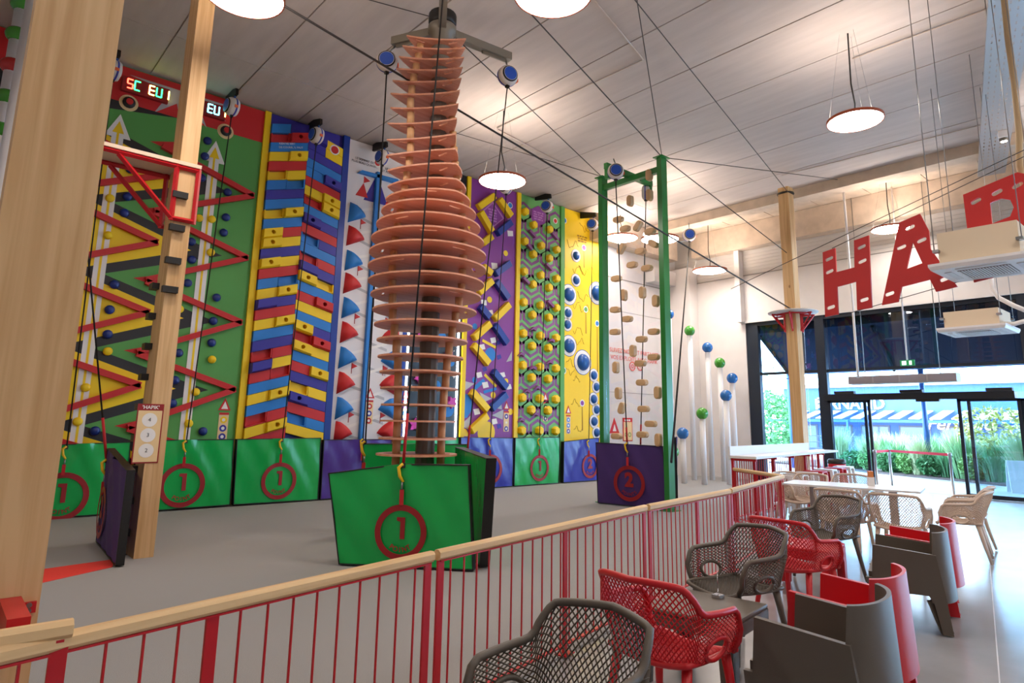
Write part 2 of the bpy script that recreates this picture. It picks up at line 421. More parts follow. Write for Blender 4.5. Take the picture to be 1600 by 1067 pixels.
def info_sign(x, z, parent, cols=('yellow', 'navy', 'navy')):
    mb = MB(); mb.prism([(x - .11, YW - B, z + .24), (x + .11, YW - B, z + .24), (x, YW - B, z + .46)], (0, -.006, 0)); s = mb.build('info_sign', P['red'], parent)
    mb = MB(); mb.prism([(x - .06, YW - B - .006, z + .265), (x + .06, YW - B - .006, z + .265), (x, YW - B - .006, z + .4)], (0, -.002, 0)); mb.build('printed_triangle', P['offwhite'], s)
    wp([(x - .085, z - .3), (x + .085, z - .3), (x + .085, z + .2), (x - .085, z + .2)], B, .006).build('sign_strip', P['cream'], s)
    wp([(x - .085, z + .16), (x + .085, z + .16), (x + .085, z + .2), (x - .085, z + .2)], B + .006, .002).build('sign_header', P['red'], s)
    for i, c in enumerate(cols):
        wdisc(x, z + .07 - i * .15, .062, B + .006, .002, 14).build('sign_disc', P[c], s); wdisc(x, z + .07 - i * .15, .03, B + .008, .002, 10).build('sign_dot', P['offwhite'], s)

# ---- 1. zigzag race panel
XL = -.2
z1 = panel('climbing_wall', 'green, yellow and black zigzag race panel with red rails and score displays', XL, 4.24, P['green'])
zz_red = [(XL, 6.95), (XL, ZC - .03), (4.24, ZC - .03), (4.24, 7.05), (XL, 7.05)]
wp([(XL, 6.93), (4.24, 6.93), (4.24, ZC - .03), (XL, ZC - .03)], B, .003).build('painted_field', P['red'], z1)
per = 1.245; zR0, zL0 = 2.02, 2.62
def zigzag(xr, xl, dzr=0., dzl=0.):
    pts = []
    for k in range(-2, 6):
        pts.append((xr, zR0 + dzr + per * k)); pts.append((xl, zL0 + dzl + per * k))
    pts = [p for p in pts if .05 < p[1] < 6.88]
    return [(XL, pts[0][1])] + pts + [(XL, pts[-1][1])]
def zfield(xr, xl, m, y):
    """left field with a saw-tooth right edge, cut in one piece per tooth"""
    pts = zigzag(xr, xl)[1:-1]
    for a, b in zip(pts[:-1], pts[1:]):
        wp([(XL, a[1]), (a[0], a[1]), (b[0], b[1]), (XL, b[1])], y, .003).build('painted_tooth', m, z1)
zfield(3.70, 1.855, P['black'], B); zfield(3.165, 1.40, P['yellow'], B + .003)
wp([(XL, 6.45), (2.7, 6.93), (XL, 6.93)], B + .0035, .003).build('painted_tooth', P['black'], z1)
for k in range(-1, 4):
    z = zL0 + per * k
    if z > 6.4: continue
    wp([(2.30, z), (3.02, z - .17), (3.02, z + .2)], B, .0035).build('painted_triangle', P['red'], z1)
for k in range(-1, 4):
    zr = zR0 + .03 + per * k
    for xr in (2.60, 4.15):
        for (dx, dz) in ((-1.66, .53), (-1.66, -.69)):
            a = (xr, zr); b = (xr + dx, zr + dz)
            if b[1] > 6.9 or b[1] < .05: continue
            L = math.hypot(b[0] - a[0], b[1] - a[1]); n = (-(b[1] - a[1]) / L * .05, (b[0] - a[0]) / L * .05)
            wp([(a[0] + n[0], a[1] + n[1]), (b[0] + n[0], b[1] + n[1]), (b[0] - n[0], b[1] - n[1]), (a[0] - n[0], a[1] - n[1])], B, .09).build('rail', P['red'], z1)
for xc, zt in ((1.80, 6.55), (3.385, 6.55)):
    wp([(xc - .09, .05), (xc + .09, .05), (xc + .09, zt - .28), (xc - .09, zt - .28)], B + .007, .003).build('painted_lane', P['offwhite'], z1)
    wp([(xc - .018, .05), (xc + .018, .05), (xc + .018, zt - .1), (xc - .018, zt - .1)], B + .010, .003).build('lane_line', P['yellow'], z1)
    wp([(xc - .2, zt - .28), (xc + .2, zt - .28), (xc, zt + .15)], B + .0075, .003).build('arrow_head', P['offwhite'], z1)
    wp([(xc - .09, zt - .2), (xc + .09, zt - .2), (xc, zt + .02)], B + .0106, .003).build('arrow_tip', P['yellow'], z1)
star = []
for i in range(13):
    a = PI + PI * i / 12
    r = 1.05 if i % 2 == 0 else .45
    star.append((2.75 + r * .85 * math.cos(a), ZC - .15 + r * .62 * math.sin(a)))
wp(star, B + .003, .003).build('painted_starburst', P['grey'], z1)
def knob(x, z, m, parent, r=.075):
    M = frame((x, YW - B, z), (1, 0, 0), (0, 0, 1), (0, -1, 0))
    mb = MB(); mb.lathe([(r * .8, 0), (r, .02), (r, .05), (r * .7, .075), (0, .08)], 14, M); return mb.build('hold', m, parent)
kz = crop(100, 390, 3.443); k0 = crop(150, 100, 3.556)
for p in [(683, 57), (660, 182), (815, 260), (798, 385), (789, 502), (612, 557), (592, 703), (578, 827), (742, 977), (268, 190), (242, 325), (231, 457), (163, 975)]:
    knob(*kz(*p), P['knobblue'], z1)
for p in [(615, 432), (600, 517), (582, 636), (726, 716), (717, 855), (704, 940), (525, 990), (187, 590), (172, 740), (155, 832)]:
    knob(*k0(*p), P['knobblue'], z1)
for p in [(785, 17), (617, 322), (791, 592), (703, 766), (666, 935), (232, 548), (113, 742), (70, 925)]:
    knob(*kz(*p), P['yellow'], z1, .07)
for p in [(568, 860), (638, 866), (632, 1050), (74, 750), (64, 955)]:
    knob(*k0(*p), P['yellow'], z1, .07)
for p in [(180, 220), (717, 377)]:
    x, z = k0(*p)
    wdisc(x, z, .15, B + .004, .004, 24).build('button_ring', P['cream'], z1); knob(x, z, P['black'], z1, .1); wdisc(x, z, .055, B + .07, .03, 14).build('buzzer_button', P['red'], z1)
# LED score displays: seven-segment letters
SEG = {'S': 'afgcd', 'C': 'afed', 'E': 'afged', 'U': 'bcdef', '1': 'bc', ' ': ''}
def seg_letter(ch, x, z, s, m, parent):
    mb = MB(); w, h, t = s * .5, s, s * .13
    R = dict(a=(0, h / 2, w, t), g=(0, 0, w, t), d=(0, -h / 2, w, t), f=(-w / 2, h / 4, t, h / 2), b=(w / 2, h / 4, t, h / 2), e=(-w / 2, -h / 4, t, h / 2), c=(w / 2, -h / 4, t, h / 2))
    for k in SEG[ch]:
        a = R[k]; mb.bx((x + a[0] - a[2] / 2, YW - .125, z + a[1] - a[3] / 2), (x + a[0] + a[2] / 2, YW - .13, z + a[1] + a[3] / 2))
    return mb.build('led_letter', m, parent)
LED = {'r': emit('led_red', (255, 70, 50), 7), 'g': emit('led_green', (40, 255, 110), 7), 'y': emit('led_yellow', (255, 240, 120), 7), 'c': emit('led_cyan', (90, 240, 255), 7)}
for (xa, zc, txt, cols) in [(1.87, 7.27, 'SC EU1', 'rgyygy'), (2.86, 7.27, 'SC EU1', 'rggccy')]:
    mb = MB(); mb.bx((xa - .12, YW - .124, zc - .15), (xa + .62, YW - B, zc + .12)); d = mb.build('score_display', P['darkred'], z1)
    for i, ch in enumerate(txt):
        if ch != ' ': seg_letter(ch, xa + i * .115, zc, .165, LED[cols[i]], d)
edge_strip(4.24, 4.36, P['yellow'], z1)
info_sign(*W(348, 662), z1)

# ---- 2. brick panel: chevron rows of inclined bricks
lg = panel('climbing_wall', 'toy-brick style panel of red, yellow and blue inclined bricks', 4.36, 5.93, P['navy'])
LEFT = """n y b|n rr|rh b y|yh r yr|y b|br n b yr|yh b yh|r yh|y n yh|y r b|br y|yh np|n r y|yh b n rr|r np|y r|rr b y|yh b rr|r y|yh r""".split()
RIGHT = """y|n b np|y n|y n b b|nh r y|yh rr|yh b nh|n r br|n b rr|r np|n yh|yr b r|rh y b yh|n rr|rh yh|y b r|yh n yr|y nh|n r br|b y b""".split()
COLR = dict(y='yellow', b='blue', r='red', n='navy')
def brick(x0, x1, zc0, zc1, h, code, parent):
    c = P[COLR[code[0]]]; kind = code[1:] or 'f'
    d = {'f': .10, 'h': .17, 'p': .19, 'r': .10}[kind]
    gap = .004
    P4 = [(x0 + gap, zc0 - h / 2 + gap), (x1 - gap, zc1 - h / 2 + gap), (x1 - gap, zc1 + h / 2 - gap), (x0 + gap, zc0 + h / 2 - gap)]
    if kind != 'r':
        if kind == 'f': b = wp(P4, B, d).build('brick', c, parent)
        else:
            ins = .025
            fr = [(P4[0][0] + ins * .4, P4[0][1] + ins * 1.2), (P4[1][0] - ins * .4, P4[1][1] + ins * 1.2), (P4[2][0] - ins * .4, P4[2][1]), (P4[3][0] + ins * .4, P4[3][1])]
            mb = MB(); a = [(x, YW - B, z) for x, z in P4] + [(x, YW - B - d * .75, z) for x, z in P4] + [(x, YW - B - d, z) for x, z in fr]
            sides = [(0, 3, 2, 1)] + [(i, (i + 1) % 4, (i + 1) % 4 + 4, i + 4) for i in range(4)] + [(i + 4, (i + 1) % 4 + 4, (i + 1) % 4 + 8, i + 8) for i in range(4)]
            if kind == 'h':
                hx_, hz_ = (x0 + x1) / 2, (zc0 + zc1) / 2 + .012; nh = 12
                # ring of the opening, then its floor deep inside the brick; corners 8..11 run bl, br, tr, tl
                ang_ = [-3 * PI / 4 + 2 * PI * k / nh for k in range(nh)]
                for yy in (YW - B - d, YW - B - .012):
                    a += [(hx_ + .043 * math.cos(q), yy, hz_ + .043 * math.sin(q)) for q in ang_]
                fs_ = []
                for k in range(nh):
                    c0 = 8 + (k * 4 // nh); k2 = (k + 1) % nh; c1 = 8 + (k2 * 4 // nh)
                    # each quarter of the ring belongs to the edge starting at its corner
                    e0, e1 = c0, 8 + (c0 - 8 + 1) % 4; half = (k % 3) < 2
                    fs_.append((12 + k, 12 + k2, e0 if (k % 3) == 0 else e1))
                    if k % 3 == 0: fs_.append((12 + k2, e1, e0))
                    fs_.append((12 + k, 12 + k2, 24 + k2, 24 + k))
                fs_.append(tuple(range(24, 36)))
                mb.add(a, sides + fs_)
            else: mb.add(a, sides + [(8, 9, 10, 11)])
            b = mb.build('brick', c, parent)
    else:   # open pocket: floor, back and side cheeks
        mb = MB(); t = .02
        mb.prism([(x, YW - B, z) for x, z in P4], (0, -.012, 0))
        lo = [(P4[0][0], P4[0][1]), (P4[1][0], P4[1][1]), (P4[1][0], P4[1][1] + t), (P4[0][0], P4[0][1] + t)]
        mb.prism([(x, YW - B - .012, z) for x, z in lo], (0, -.088, 0))
        for s in (0, 1):
            xx = P4[s][0]; e = t if s == 0 else -t; za, zb = P4[s][1], P4[3 - s][1]
            mb.prism([(xx, YW - B - .012, za), (xx + e, YW - B - .012, za), (xx + e, YW - B - .012, zb), (xx, YW - B - .012, zb)], (0, -.088, 0))
        b = mb.build('brick', c, parent)
    return b
def rows(seq, side):
    n = 0
    xm = 5.14
    for i, code in enumerate(seq):
        z = (7.87 if side < 0 else 7.77) - .2 * i
        parts = code.split('|')
        if side < 0: xa, xb = 4.37, xm; sl = .285
        else: xa, xb = xm, 5.92; sl = -.25
        zat = lambda x: z + sl * (x - xm)
        if zat((xa + xb) / 2) - .1 < 1.0: continue
        e = [xa, (xa + xb) / 2, xb] if len(parts) == 2 else [xa, xb]
        for k, cd in enumerate(parts):
            za, zb = zat(e[k]), zat(e[k + 1])
            if max(za, zb) + .1 > ZC - .02: continue
            brick(e[k], e[k + 1], za, zb, .2, cd, lg)
rows(LEFT + ['b', 'r|rr', 'y|yh', 'b'], -1); rows(RIGHT + ['n', 'r', 'b|br', 'y|yh'], 1)
for i, s in enumerate(['RIEN NE SERT', 'DE COURIR, IL FAUT', 'GRIMPER À POINT !']):
    _x, _z = W(447, 232); wtext(s, (_x - .03, _x + .04, _x + .02)[i] + i * .016, _z + .055 - i * .056, .056, P['offwhite'], lg, B + .103, rot=.277)
wdisc(*W(519, 237), .11, B + .1, .006).build('hand_sign', P['offwhite'], lg); wdisc(*W(519, 237), .085, B + .106, .003).build('hand_sign_disc', P['red'], lg)
edge_strip(5.93, 6.07, P['dkblue'], lg, .09)
info_sign(5.70, 1.42, lg, ('red', 'navy', 'navy'))
for ch in lg.children[-1:]: ch.location.y = -.12

# ---- 3. white mountain panel with fins
wm = panel('climbing_wall', 'white mountain panel with red and blue fin holds and a blue pole', 6.07, 7.68, P['white'])
zt = 5.25
def fin(x, z, s, m, parent, k=1.):
    out = [(-.19, .23), (-.08, .21), (.05, .13), (.14, .05), (.20, -.03), (.08, -.09), (-.08, -.17), (-.22, -.24)]
    out = [(x + s * a * k, z + b * k) for a, b in out]
    n = len(out); cx = x - s * .06 * k; cz = z + .0
    mid = [(cx + (a - cx) * .75, cz + (b - cz) * .75) for a, b in out]
    vs = [(a, YW - B, b) for a, b in out] + [(a, YW - B - .11, b) for a, b in mid] + [(x + s * .02, YW - B - .15, z)]
    mb = MB(); mb.add(vs, [(i, (i + 1) % n, (i + 1) % n + n, i + n) for i in range(n)] + [(i + n, (i + 1) % n + n, 2 * n) for i in range(n)], True)
    return mb.build('fin_hold', m, parent)
fz = [W(555, 334)[1], W(553, 370)[1], W(549, 408)[1], W(547.5, 443.6)[1], W(544, 481.5)[1], W(542, 519.5)[1], W(539, 559)[1], W(536, 598)[1], W(534, 637.6)[1], W(532, 675.6)[1]]
for i, z in enumerate(fz):
    c = ('blue', 'red')[i % 2]
    fin(6.40, z, 1, P[c], wm)
    if i > 0 or True: fin(7.36, z + .02, -1, P[c], wm)
    if c == 'red':
        for xx in (6.48, 7.22):
            wp([(xx, z + .2), (xx + .015, z + .2), (xx + .015, z + .42), (xx, z + .42)], B, .004).build('flag_pole', P['darkred'], wm)
            wp([(xx + .015, z + .3), (xx + .14, z + .36), (xx + .015, z + .42)], B, .004).build('printed_flag', P['red'], wm)
    for (a, b, m) in (((6.45, z + .1), (7.3, z + .38), 'offwhite'), ((6.45, z - .05), (7.3, z - .3), 'grey')):
        wp([(a[0], a[1] - .03), (b[0], b[1] - .03), (b[0], b[1] + .03), (a[0], a[1] + .03)], B - .0005, .0025 if m == 'grey' else .0035).build('painted_trail', P[m], wm)
wp([(6.73, .9), (6.82, .9), (6.86, 7.0), (6.77, 7.0)], B, .09).build('pole', P['blue'], wm)
wp([(6.32, 6.86), (7.42, 6.86), (7.30, 6.96), (6.40, 6.93)], B, .09).build('crossbar', P['blue'], wm)
wp([(6.52, 6.3), (7.12, 6.3), (6.82, 6.98)], B, .004).build('painted_mountain', P['navy'], wm)
wp([(6.32, 6.36), (6.62, 6.36), (6.50, 6.68)], B, .005).build('painted_mountain', P['red'], wm)
wp([(7.06, 6.33), (7.36, 6.33), (7.2, 6.62)], B, .005).build('painted_mountain', P['red'], wm)
wp([(6.5, 6.68), (6.66, 6.76), (6.5, 6.84)], B, .004).build('printed_flag', P['red'], wm)
for i, s in enumerate(['LE SOMMET EST', 'PLUS BEAU QUAND...']): wtext(s, 6.50, 7.20 - i * .075, .068, P['black'], wm)
for i, s in enumerate(['LE VERTIGE', 'EST PLUS GRAND !']): wtext(s, 7.2, 7.16 - i * .075, .075, P['black'], wm)
wdisc(*W(589, 255), .11, B, .006).build('hand_sign', P['offwhite'], wm); wdisc(*W(589, 255), .07, B + .006, .003).build('hand_sign_disc', P['red'], wm)
info_sign(*W(576, 640), wm, ('red', 'navy', 'red'))

# ---- 4. dark space panel with light strips
sp = panel('climbing_wall', 'dark starry space panel behind the plywood disc tower', 7.68, 9.33, P['space'])
for x in (7.83, 9.22):
    mb = MB(); mb.bx((x - .02, YW - B - .02, .9), (x + .02, YW - B, 5.9)); mb.build('light_strip', emit('led_strip', (235, 245, 255), 9), sp)
mb = MB(); mb.bx((7.68, YW - B - .006, 0), (7.78, YW - B, ZC - .03)); mb.build('edge_strip', P['dkblue'], sp)
for i in range(46):
    x, z, r = rng.uniform(7.95, 9.15), rng.uniform(1.2, 6.5), rng.uniform(.012, .04)
    wp([(x + (r * 1.6 if j % 2 == 0 else r * .5) * math.cos(j * PI / 4), z + (r * 1.6 if j % 2 == 0 else r * .5) * math.sin(j * PI / 4)) for j in range(8)], B, .003).build('printed_star', P['offwhite'], sp)
for i in range(9):
    x, z = (8.15 if i % 2 == 0 else 9.0) + rng.uniform(-.08, .08), 1.45 + i * .52
    r = .15; a0 = rng.uniform(0, 1)
    wp([(x + (r if j % 2 == 0 else r * .5) * math.cos(a0 + j * PI / 5), z + (r if j % 2 == 0 else r * .5) * math.sin(a0 + j * PI / 5)) for j in range(10)], B, .1).build('star_hold', P['pink'], sp)
for i in range(8):
    x, z = (9.02 if i % 2 == 0 else 8.62) + rng.uniform(-.06, .06), 1.8 + i * .55
    wdisc(x, z, .17 if i % 3 == 0 else .1, B, .05).build('planet_hold', P['blue'], sp)
info_sign(*W(632, 640), sp, ('purple', 'blue', 'navy'))

# ---- 5. purple panel with beams
pp = panel('climbing_wall', 'purple panel with tilted yellow and blue beams and scattered shapes', 9.44, 11.0, P['purple'])
edge_strip(9.33, 9.44, P['yellow'], pp)
ca = crop(700, 240, 4.446); cb = crop(700, 470, 4.446); cd = crop(725, 290, 11.856)
def bar_hold(a, b, m, w=.085, d=.14):
    L = math.hypot(b[0] - a[0], b[1] - a[1]); n = (-(b[1] - a[1]) / L * w, (b[0] - a[0]) / L * w)
    P4 = [(a[0] + n[0], a[1] + n[1]), (b[0] + n[0], b[1] + n[1]), (b[0] - n[0], b[1] - n[1]), (a[0] - n[0], a[1] - n[1])]
    cx, cz = (a[0] + b[0]) / 2, (a[1] + b[1]) / 2
    f4 = [(cx + (x - cx) * .93, cz + (z - cz) * .93) for x, z in P4]
    mb = MB(); vs = [(x, YW - B, z) for x, z in P4] + [(x, YW - B - d * .85, z) for x, z in P4] + [(x, YW - B - d, z) for x, z in f4]
    mb.add(vs, [(i, (i + 1) % 4, (i + 1) % 4 + 4, i + 4) for i in range(4)] + [(i + 4, (i + 1) % 4 + 4, (i + 1) % 4 + 8, i + 8) for i in range(4)] + [(8, 9, 10, 11)])
    return mb.build('beam_hold', m, pp)
YE, BL = P['yellow'], P['dkblue']
for a, b, m in [(cd(225, 415), cd(520, 205), YE), (cd(605, 265), cd(825, 585), YE), (cd(255, 500), cd(470, 870), YE), (cd(570, 900), cd(830, 690), BL), (cd(300, 1080), cd(470, 950), YE),
                (ca(310, 840), ca(415, 765), BL), (ca(315, 890), ca(400, 1010), BL), (ca(195, 970), ca(290, 885), YE), (ca(225, 790), ca(285, 840), YE)]:
    bar_hold(a, b, m)
for a, b, m in [((305, 130), (408, 28), YE), ((205, 40), (270, 120), BL), ((160, 262), (275, 160), YE), ((305, 170), (393, 298), BL), ((157, 308), (265, 438), YE),
                ((295, 490), (388, 605), BL), ((145, 630), (258, 758), YE), ((282, 750), (388, 650), BL), ((142, 905), (255, 797), YE)]:
    bar_hold(cb(*a), cb(*b), m)
for a, b in [((235, 275), (330, 325)), ((250, 512), (332, 595))]:
    A_, B_ = cb(*a), cb(*b); L = math.hypot(B_[0] - A_[0], B_[1] - A_[1]); n = (-(B_[1] - A_[1]) / L * .035, (B_[0] - A_[0]) / L * .035)
    wp([(A_[0] + n[0], A_[1] + n[1]), (B_[0] + n[0], B_[1] + n[1]), (B_[0] - n[0], B_[1] - n[1]), (A_[0] - n[0], A_[1] - n[1])], B, .006).build('printed_bar', P['yellow'], pp)
def wpx(pts, f, m, y, nm): return wp([f(*p) for p in pts], y, .003).build(nm, m, pp)
for (x, y, s) in [(428, 555, 20), (318, 780, 22), (245, 1035, 20)]: wpx([(x - s, y - s), (x + s * .9, y - s * .8), (x + s, y + s), (x - s * .8, y + s)], ca, P['offwhite'], B + .003, 'printed_square')
for (x, y, s) in [(310, 275, 22), (233, 322, 22), (213, 515, 22), (375, 515, 20), (255, 585, 24), (418, 598, 20), (195, 770, 24), (318, 838, 22), (290, 85, 22)]:
    wpx([(x - s, y - s * .7), (x + s * .6, y - s), (x + s, y + s * .6), (x - s * .6, y + s)], cb, P['offwhite'], B + .004, 'printed_square')
for t in [[(100, 555), (180, 575), (92, 640)], [(215, 635), (300, 680), (240, 705)], [(80, 865), (155, 795), (140, 895)], [(300, 795), (380, 755), (375, 825)], [(400, 425), (440, 350), (438, 415)], [(330, 745), (365, 705), (370, 755)]]:
    wpx(t, cb, P['grey'], B + .0035, 'printed_triangle')
for (x, y, r, c) in [(183, 178, .075, 'blue'), (290, 373, .17, 'blue'), (180, 550, .07, 'blue'), (310, 655, .08, 'yellow'), (400, 558, .07, 'yellow'), (262, 915, .27, 'yellow'), (430, 770, .08, 'yellow')]:
    xx, zz = cb(x, y); wdisc(xx, zz, r, B, .003).build('printed_disc', P[c], pp)
for (x, y, r) in [(397, 693, .075), (285, 1015, .08)]:
    xx, zz = ca(x, y); wdisc(xx, zz, r, B, .003).build('printed_disc', P['yellow'], pp)
wpx([(85, 650), (130, 648), (160, 690), (160, 760), (130, 810), (80, 825)], cb, P['blue'], B, 'printed_disc')
wpx([(75, 880), (120, 890), (150, 940), (70, 940)], cb, P['yellow'], B + .001, 'printed_disc')
for (x, y) in [(350, 390), (250, 475), (350, 870), (345, 290), (105, 545)]: wpx([(x - 16, y - 10), (x + 10, y - 18), (x + 18, y + 8), (x - 8, y + 20)], cb, P['navy'], B + .002, 'printed_square')
for t in [[(180, 590), (240, 540), (255, 560), (165, 640)], [(240, 625), (330, 600), (335, 618), (245, 645)]]: wpx(t, cb, P['blue'], B + .002, 'printed_bar')
fr = [cd(520, 300), cd(735, 610), cd(535, 775), cd(310, 490)]; ins = [cd(522, 335), cd(705, 612), cd(540, 740), cd(340, 495)]
wp(fr, B, .004).build('text_frame', P['lilac'], pp); wp(ins, B + .004, .003).build('text_field', P['purple'], pp)
textbars(pp, *cd(520, 555), .34, .36, 5, P['lilac'], B + .008)
x, z = cd(845, 370); wdisc(x, z, .085, B, .005).build('hand_sign', P['offwhite'], pp); wdisc(x, z, .066, B + .005, .003).build('hand_sign_disc', P['blue'], pp)
info_sign(*W(790, 655), pp, ('navy', 'cream', 'navy'))

# ---- 6. hexagon panel
hx = panel('climbing_wall', 'green and purple honeycomb panel with yellow hexagon holds', 11.13, 12.65, P['hexgreen'])
edge_strip(11.0, 11.13, P['yellow'], hx)
def clip_poly(poly, x0, x1):
    def cl(ps, f, g):
        out = []
        for i in range(len(ps)):
            a, b = ps[i - 1], ps[i]
            if f(b) >= 0:
                if f(a) < 0: out.append(g(a, b))
                out.append(b)
            elif f(a) >= 0: out.append(g(a, b))
        return out
    for xx, s in ((x0, 1), (x1, -1)):
        f = lambda p: s * (p[0] - xx)
        g = lambda a, b: (xx, a[1] + (b[1] - a[1]) * (xx - a[0]) / (b[0] - a[0]))
        poly = cl(poly, f, g)
        if not poly: return []
    return poly
cells = [(x, z - .045) for z in np.arange(1.375, 7.4, .825) for x in (11.25, 11.865, 12.46)] + [(x, z + .03) for z in np.arange(1.0, 7.4, .825) for x in (10.97, 11.57, 12.17, 12.76)]
for (x, z) in cells:
    if z < .95: continue
    for r, m, y in ((.325, 'hexpurple', B), (.235, 'hexgreen', B + .004)):
        pl = clip_poly([(x + a, z + b) for a, b in ngon(r, 6, PI / 2, 1., .94)], 11.135, 12.645)
        pl = [(a, min(b, ZC - .03)) for a, b in pl]
        if len(pl) > 2: wp(pl, y, .004).build('painted_hexagon', P[m], hx)
    if 11.2 < x < 12.6 and not (abs(x - 11.865) < .2 and z > 6.95) and not (z > 6.9 and x > 12.3):
        o6 = ngon(.115, 6, PI / 2); mb = MB()
        vs = [(x + a, YW - B - .008, z + b) for a, b in o6] + [(x + a, YW - B - .12, z + b) for a, b in o6] + [(x + a * .75, YW - B - .15, z + b * .75) for a, b in o6]
        mb.add(vs, [(i, (i + 1) % 6, (i + 1) % 6 + 6, i + 6) for i in range(6)] + [(i + 6, (i + 1) % 6 + 6, (i + 1) % 6 + 12, i + 12) for i in range(6)] + [tuple(range(12, 18))])
        mb.build('hexagon_hold', P['yellow'], hx)
xh, zh = W(840, 338)
wp([(xh + a, zh + b) for a, b in ngon(.3, 6, PI / 2)], B + .008, .003).build('text_field', P['purple'], hx)
textbars(hx, xh, zh, .42, .26, 4, P['lilac'], B + .012)
x, z = W(866.5, 345.5); wdisc(x, z, .085, B + .008, .005).build('hand_sign', P['offwhite'], hx); wdisc(x, z, .06, B + .013, .003).build('hand_sign_disc', P['red'], hx)
for p in [(570, 555), (545, 640), (725, 570), (685, 785), (525, 880), (695, 1040)]:
    x, z = ca(*p); bar = ((x - .1, z - .06), (x + .1, z + .06)); wp([(x - .12, z + .02), (x + .1, z - .12), (x + .14, z - .06), (x - .08, z + .08)], B, .1).build('edge_hold', P['hexpurple'], hx)
for p in [(575, 200), (490, 375), (575, 470), (700, 280), (690, 430), (530, 630), (605, 607), (590, 790), (490, 830)]:
    x, z = cb(*p); wp([(x - .12, z - .04), (x + .02, z + .07), (x + .12, z + .03), (x + .1, z - .04), (x, z)], B, .1).build('edge_hold', P['hexpurple'], hx)
edge_strip(12.65, 12.8, P['green'], hx)
info_sign(*W(851, 640), hx, ('navy', 'cream', 'navy'))

# ---- 7. yellow panel with blue domes
yp = panel('climbing_wall', 'yellow panel with round blue dome holds and printed spoons', 12.8, 14.32, P['yellow'])
def dome(x, z, r):
    wdisc(x, z, r * 1.12, B, .003, 28).build('dome_outline', P['dkblue'], yp)
    wdisc(x, z, r * 1.06, B + .003, .004, 28).build('dome_ring', P['offwhite'], yp)
    M = frame((x, YW - B - .007, z), (1, 0, 0), (0, 0, 1), (0, -1, 0))
    mb = MB(); rr = r * .74; mb.lathe([(rr * math.cos(a), rr * .62 * math.sin(a)) for a in np.linspace(0, PI / 2, 7)], 22, M); return mb.build('dome_hold', P['dkblue'] if False else mat('dome_blue', (14, 84, 160), .35), yp)
for (x, y, r) in [(885, 710, .17), (885, 880, .17), (836, 980, .27), (1030, 970, .31)]: dome(*ca(x, y), r)
for (x, y, r) in [(828, 85, .17), (825, 165, .17), (836, 312, .27), (932, 427, .32), (1008, 517, .17), (1007, 682, .17), (1010, 837, .17)]: dome(*cb(x, y), r)
for y in (600, 757, 915): x, z = cb(1058, y); dome(min(x, 14.15), z, .16)
def spoon(x, z, L, c):
    wp([(x - .012, z), (x + .012, z), (x + .03, z - L), (x - .01, z - L)], B, .003).build('printed_spoon', P['outline'], yp)
    wdisc(x, z, .095, B + .003, .002).build('spoon_bowl', P['offwhite'], yp); wdisc(x, z, .066, B + .005, .002).build('spoon_dot', P[c], yp)
for (x, y, L, c) in [(805, 465, 1.4, 'blue'), (1045, 550, .6, 'blue'), (940, 655, .6, 'purple')]: spoon(*ca(x, y), L, c)
for (x, y, L, c) in [(953, 60, .7, 'green'), (1032, 158, 1.4, 'blue'), (800, 485, .9, 'green'), (928, 710, .75, 'purple')]: spoon(*cb(x, y), L, c)
for i in range(16):
    x, z, r = rng.uniform(13.0, 14.1), rng.uniform(1.3, 7.2), rng.uniform(.12, .25)
    pts = [(x + r * (t - .5) * 2.2, YW - B - .002, z + r * .5 * math.sin(t * 7 + i) + r * .2 * math.cos(t * 17)) for t in np.linspace(0, 1, 18)]
    mb = MB(); mb.tube(pts, .006, 4); mb.build('printed_squiggle', P['outline'], yp)
textbars(yp, *ca(928, 595), .5, .22, 3, P['outline'], B + .001)
info_sign(*W(887, 660), yp, ('blue', 'blue', 'navy'))

# ---- 8. white wall lettering and notices
wt = thing('wall_lettering', 'thin red lettering with two square icons on the white wall', 'lettering')
M_rt = mat('red_print', (222, 92, 84), .6)
wtext('SUIVEZ-NOUS ET PARTAGEZ', *W(993, 551), .185, M_rt, wt, .0)
wtext('VOS EXPLOITS AVEC HAPIK', *W(993, 562), .185, M_rt, wt, .0)
for u in (989, 1001):
    x, z = W(u, 572)
    me = shape2d(ngon(.15, 8, PI / 8), [ngon(.115, 8, PI / 8)], .004, M_rt); put('icon_frame', me, wt, frame((x, YW, z), (1, 0, 0), (0, 0, 1), (0, -1, 0)))
    if u == 989:
        put('icon_ring', shape2d(ngon(.06, 14), [ngon(.035, 14)], .004, M_rt), wt, frame((x, YW, z), (1, 0, 0), (0, 0, 1), (0, -1, 0)))
    else: wtext('f', x, z, .24, M_rt, wt, .0)
x, z = W(982, 671)
ns = thing('notice_board', 'red framed notice with green rings on the white wall', 'notice')
wp([(x - .22, z - .34), (x + .22, z - .34), (x + .22, z + .34), (x - .22, z + .34)], -.019, .015).build('notice_frame', P['red'], ns)
wp([(x - .19, z - .31), (x + .19, z - .31), (x + .19, z + .22), (x - .19, z + .22)], -.004, .004).build('notice_sheet', P['cream'], ns)
for dx in (-.08, .08): put('notice_ring', shape2d(ngon(.07, 14), [ngon(.045, 14)], .004, P['green']), ns, frame((x + dx, YW, z - .15), (1, 0, 0), (0, 0, 1), (0, -1, 0)))
textbars(ns, x, z + .27, .32, .08, 1, P['offwhite'], .001)
x, z = W(962, 666)
ws = thing('warning_sign', 'red warning triangle sign on the white wall beside the notice', 'sign')
wp([(x - .24, z - .2), (x + .2, z - .2), (x - .02, z + .24)], -.019, .012).build('sign_plate', P['red'], ws)
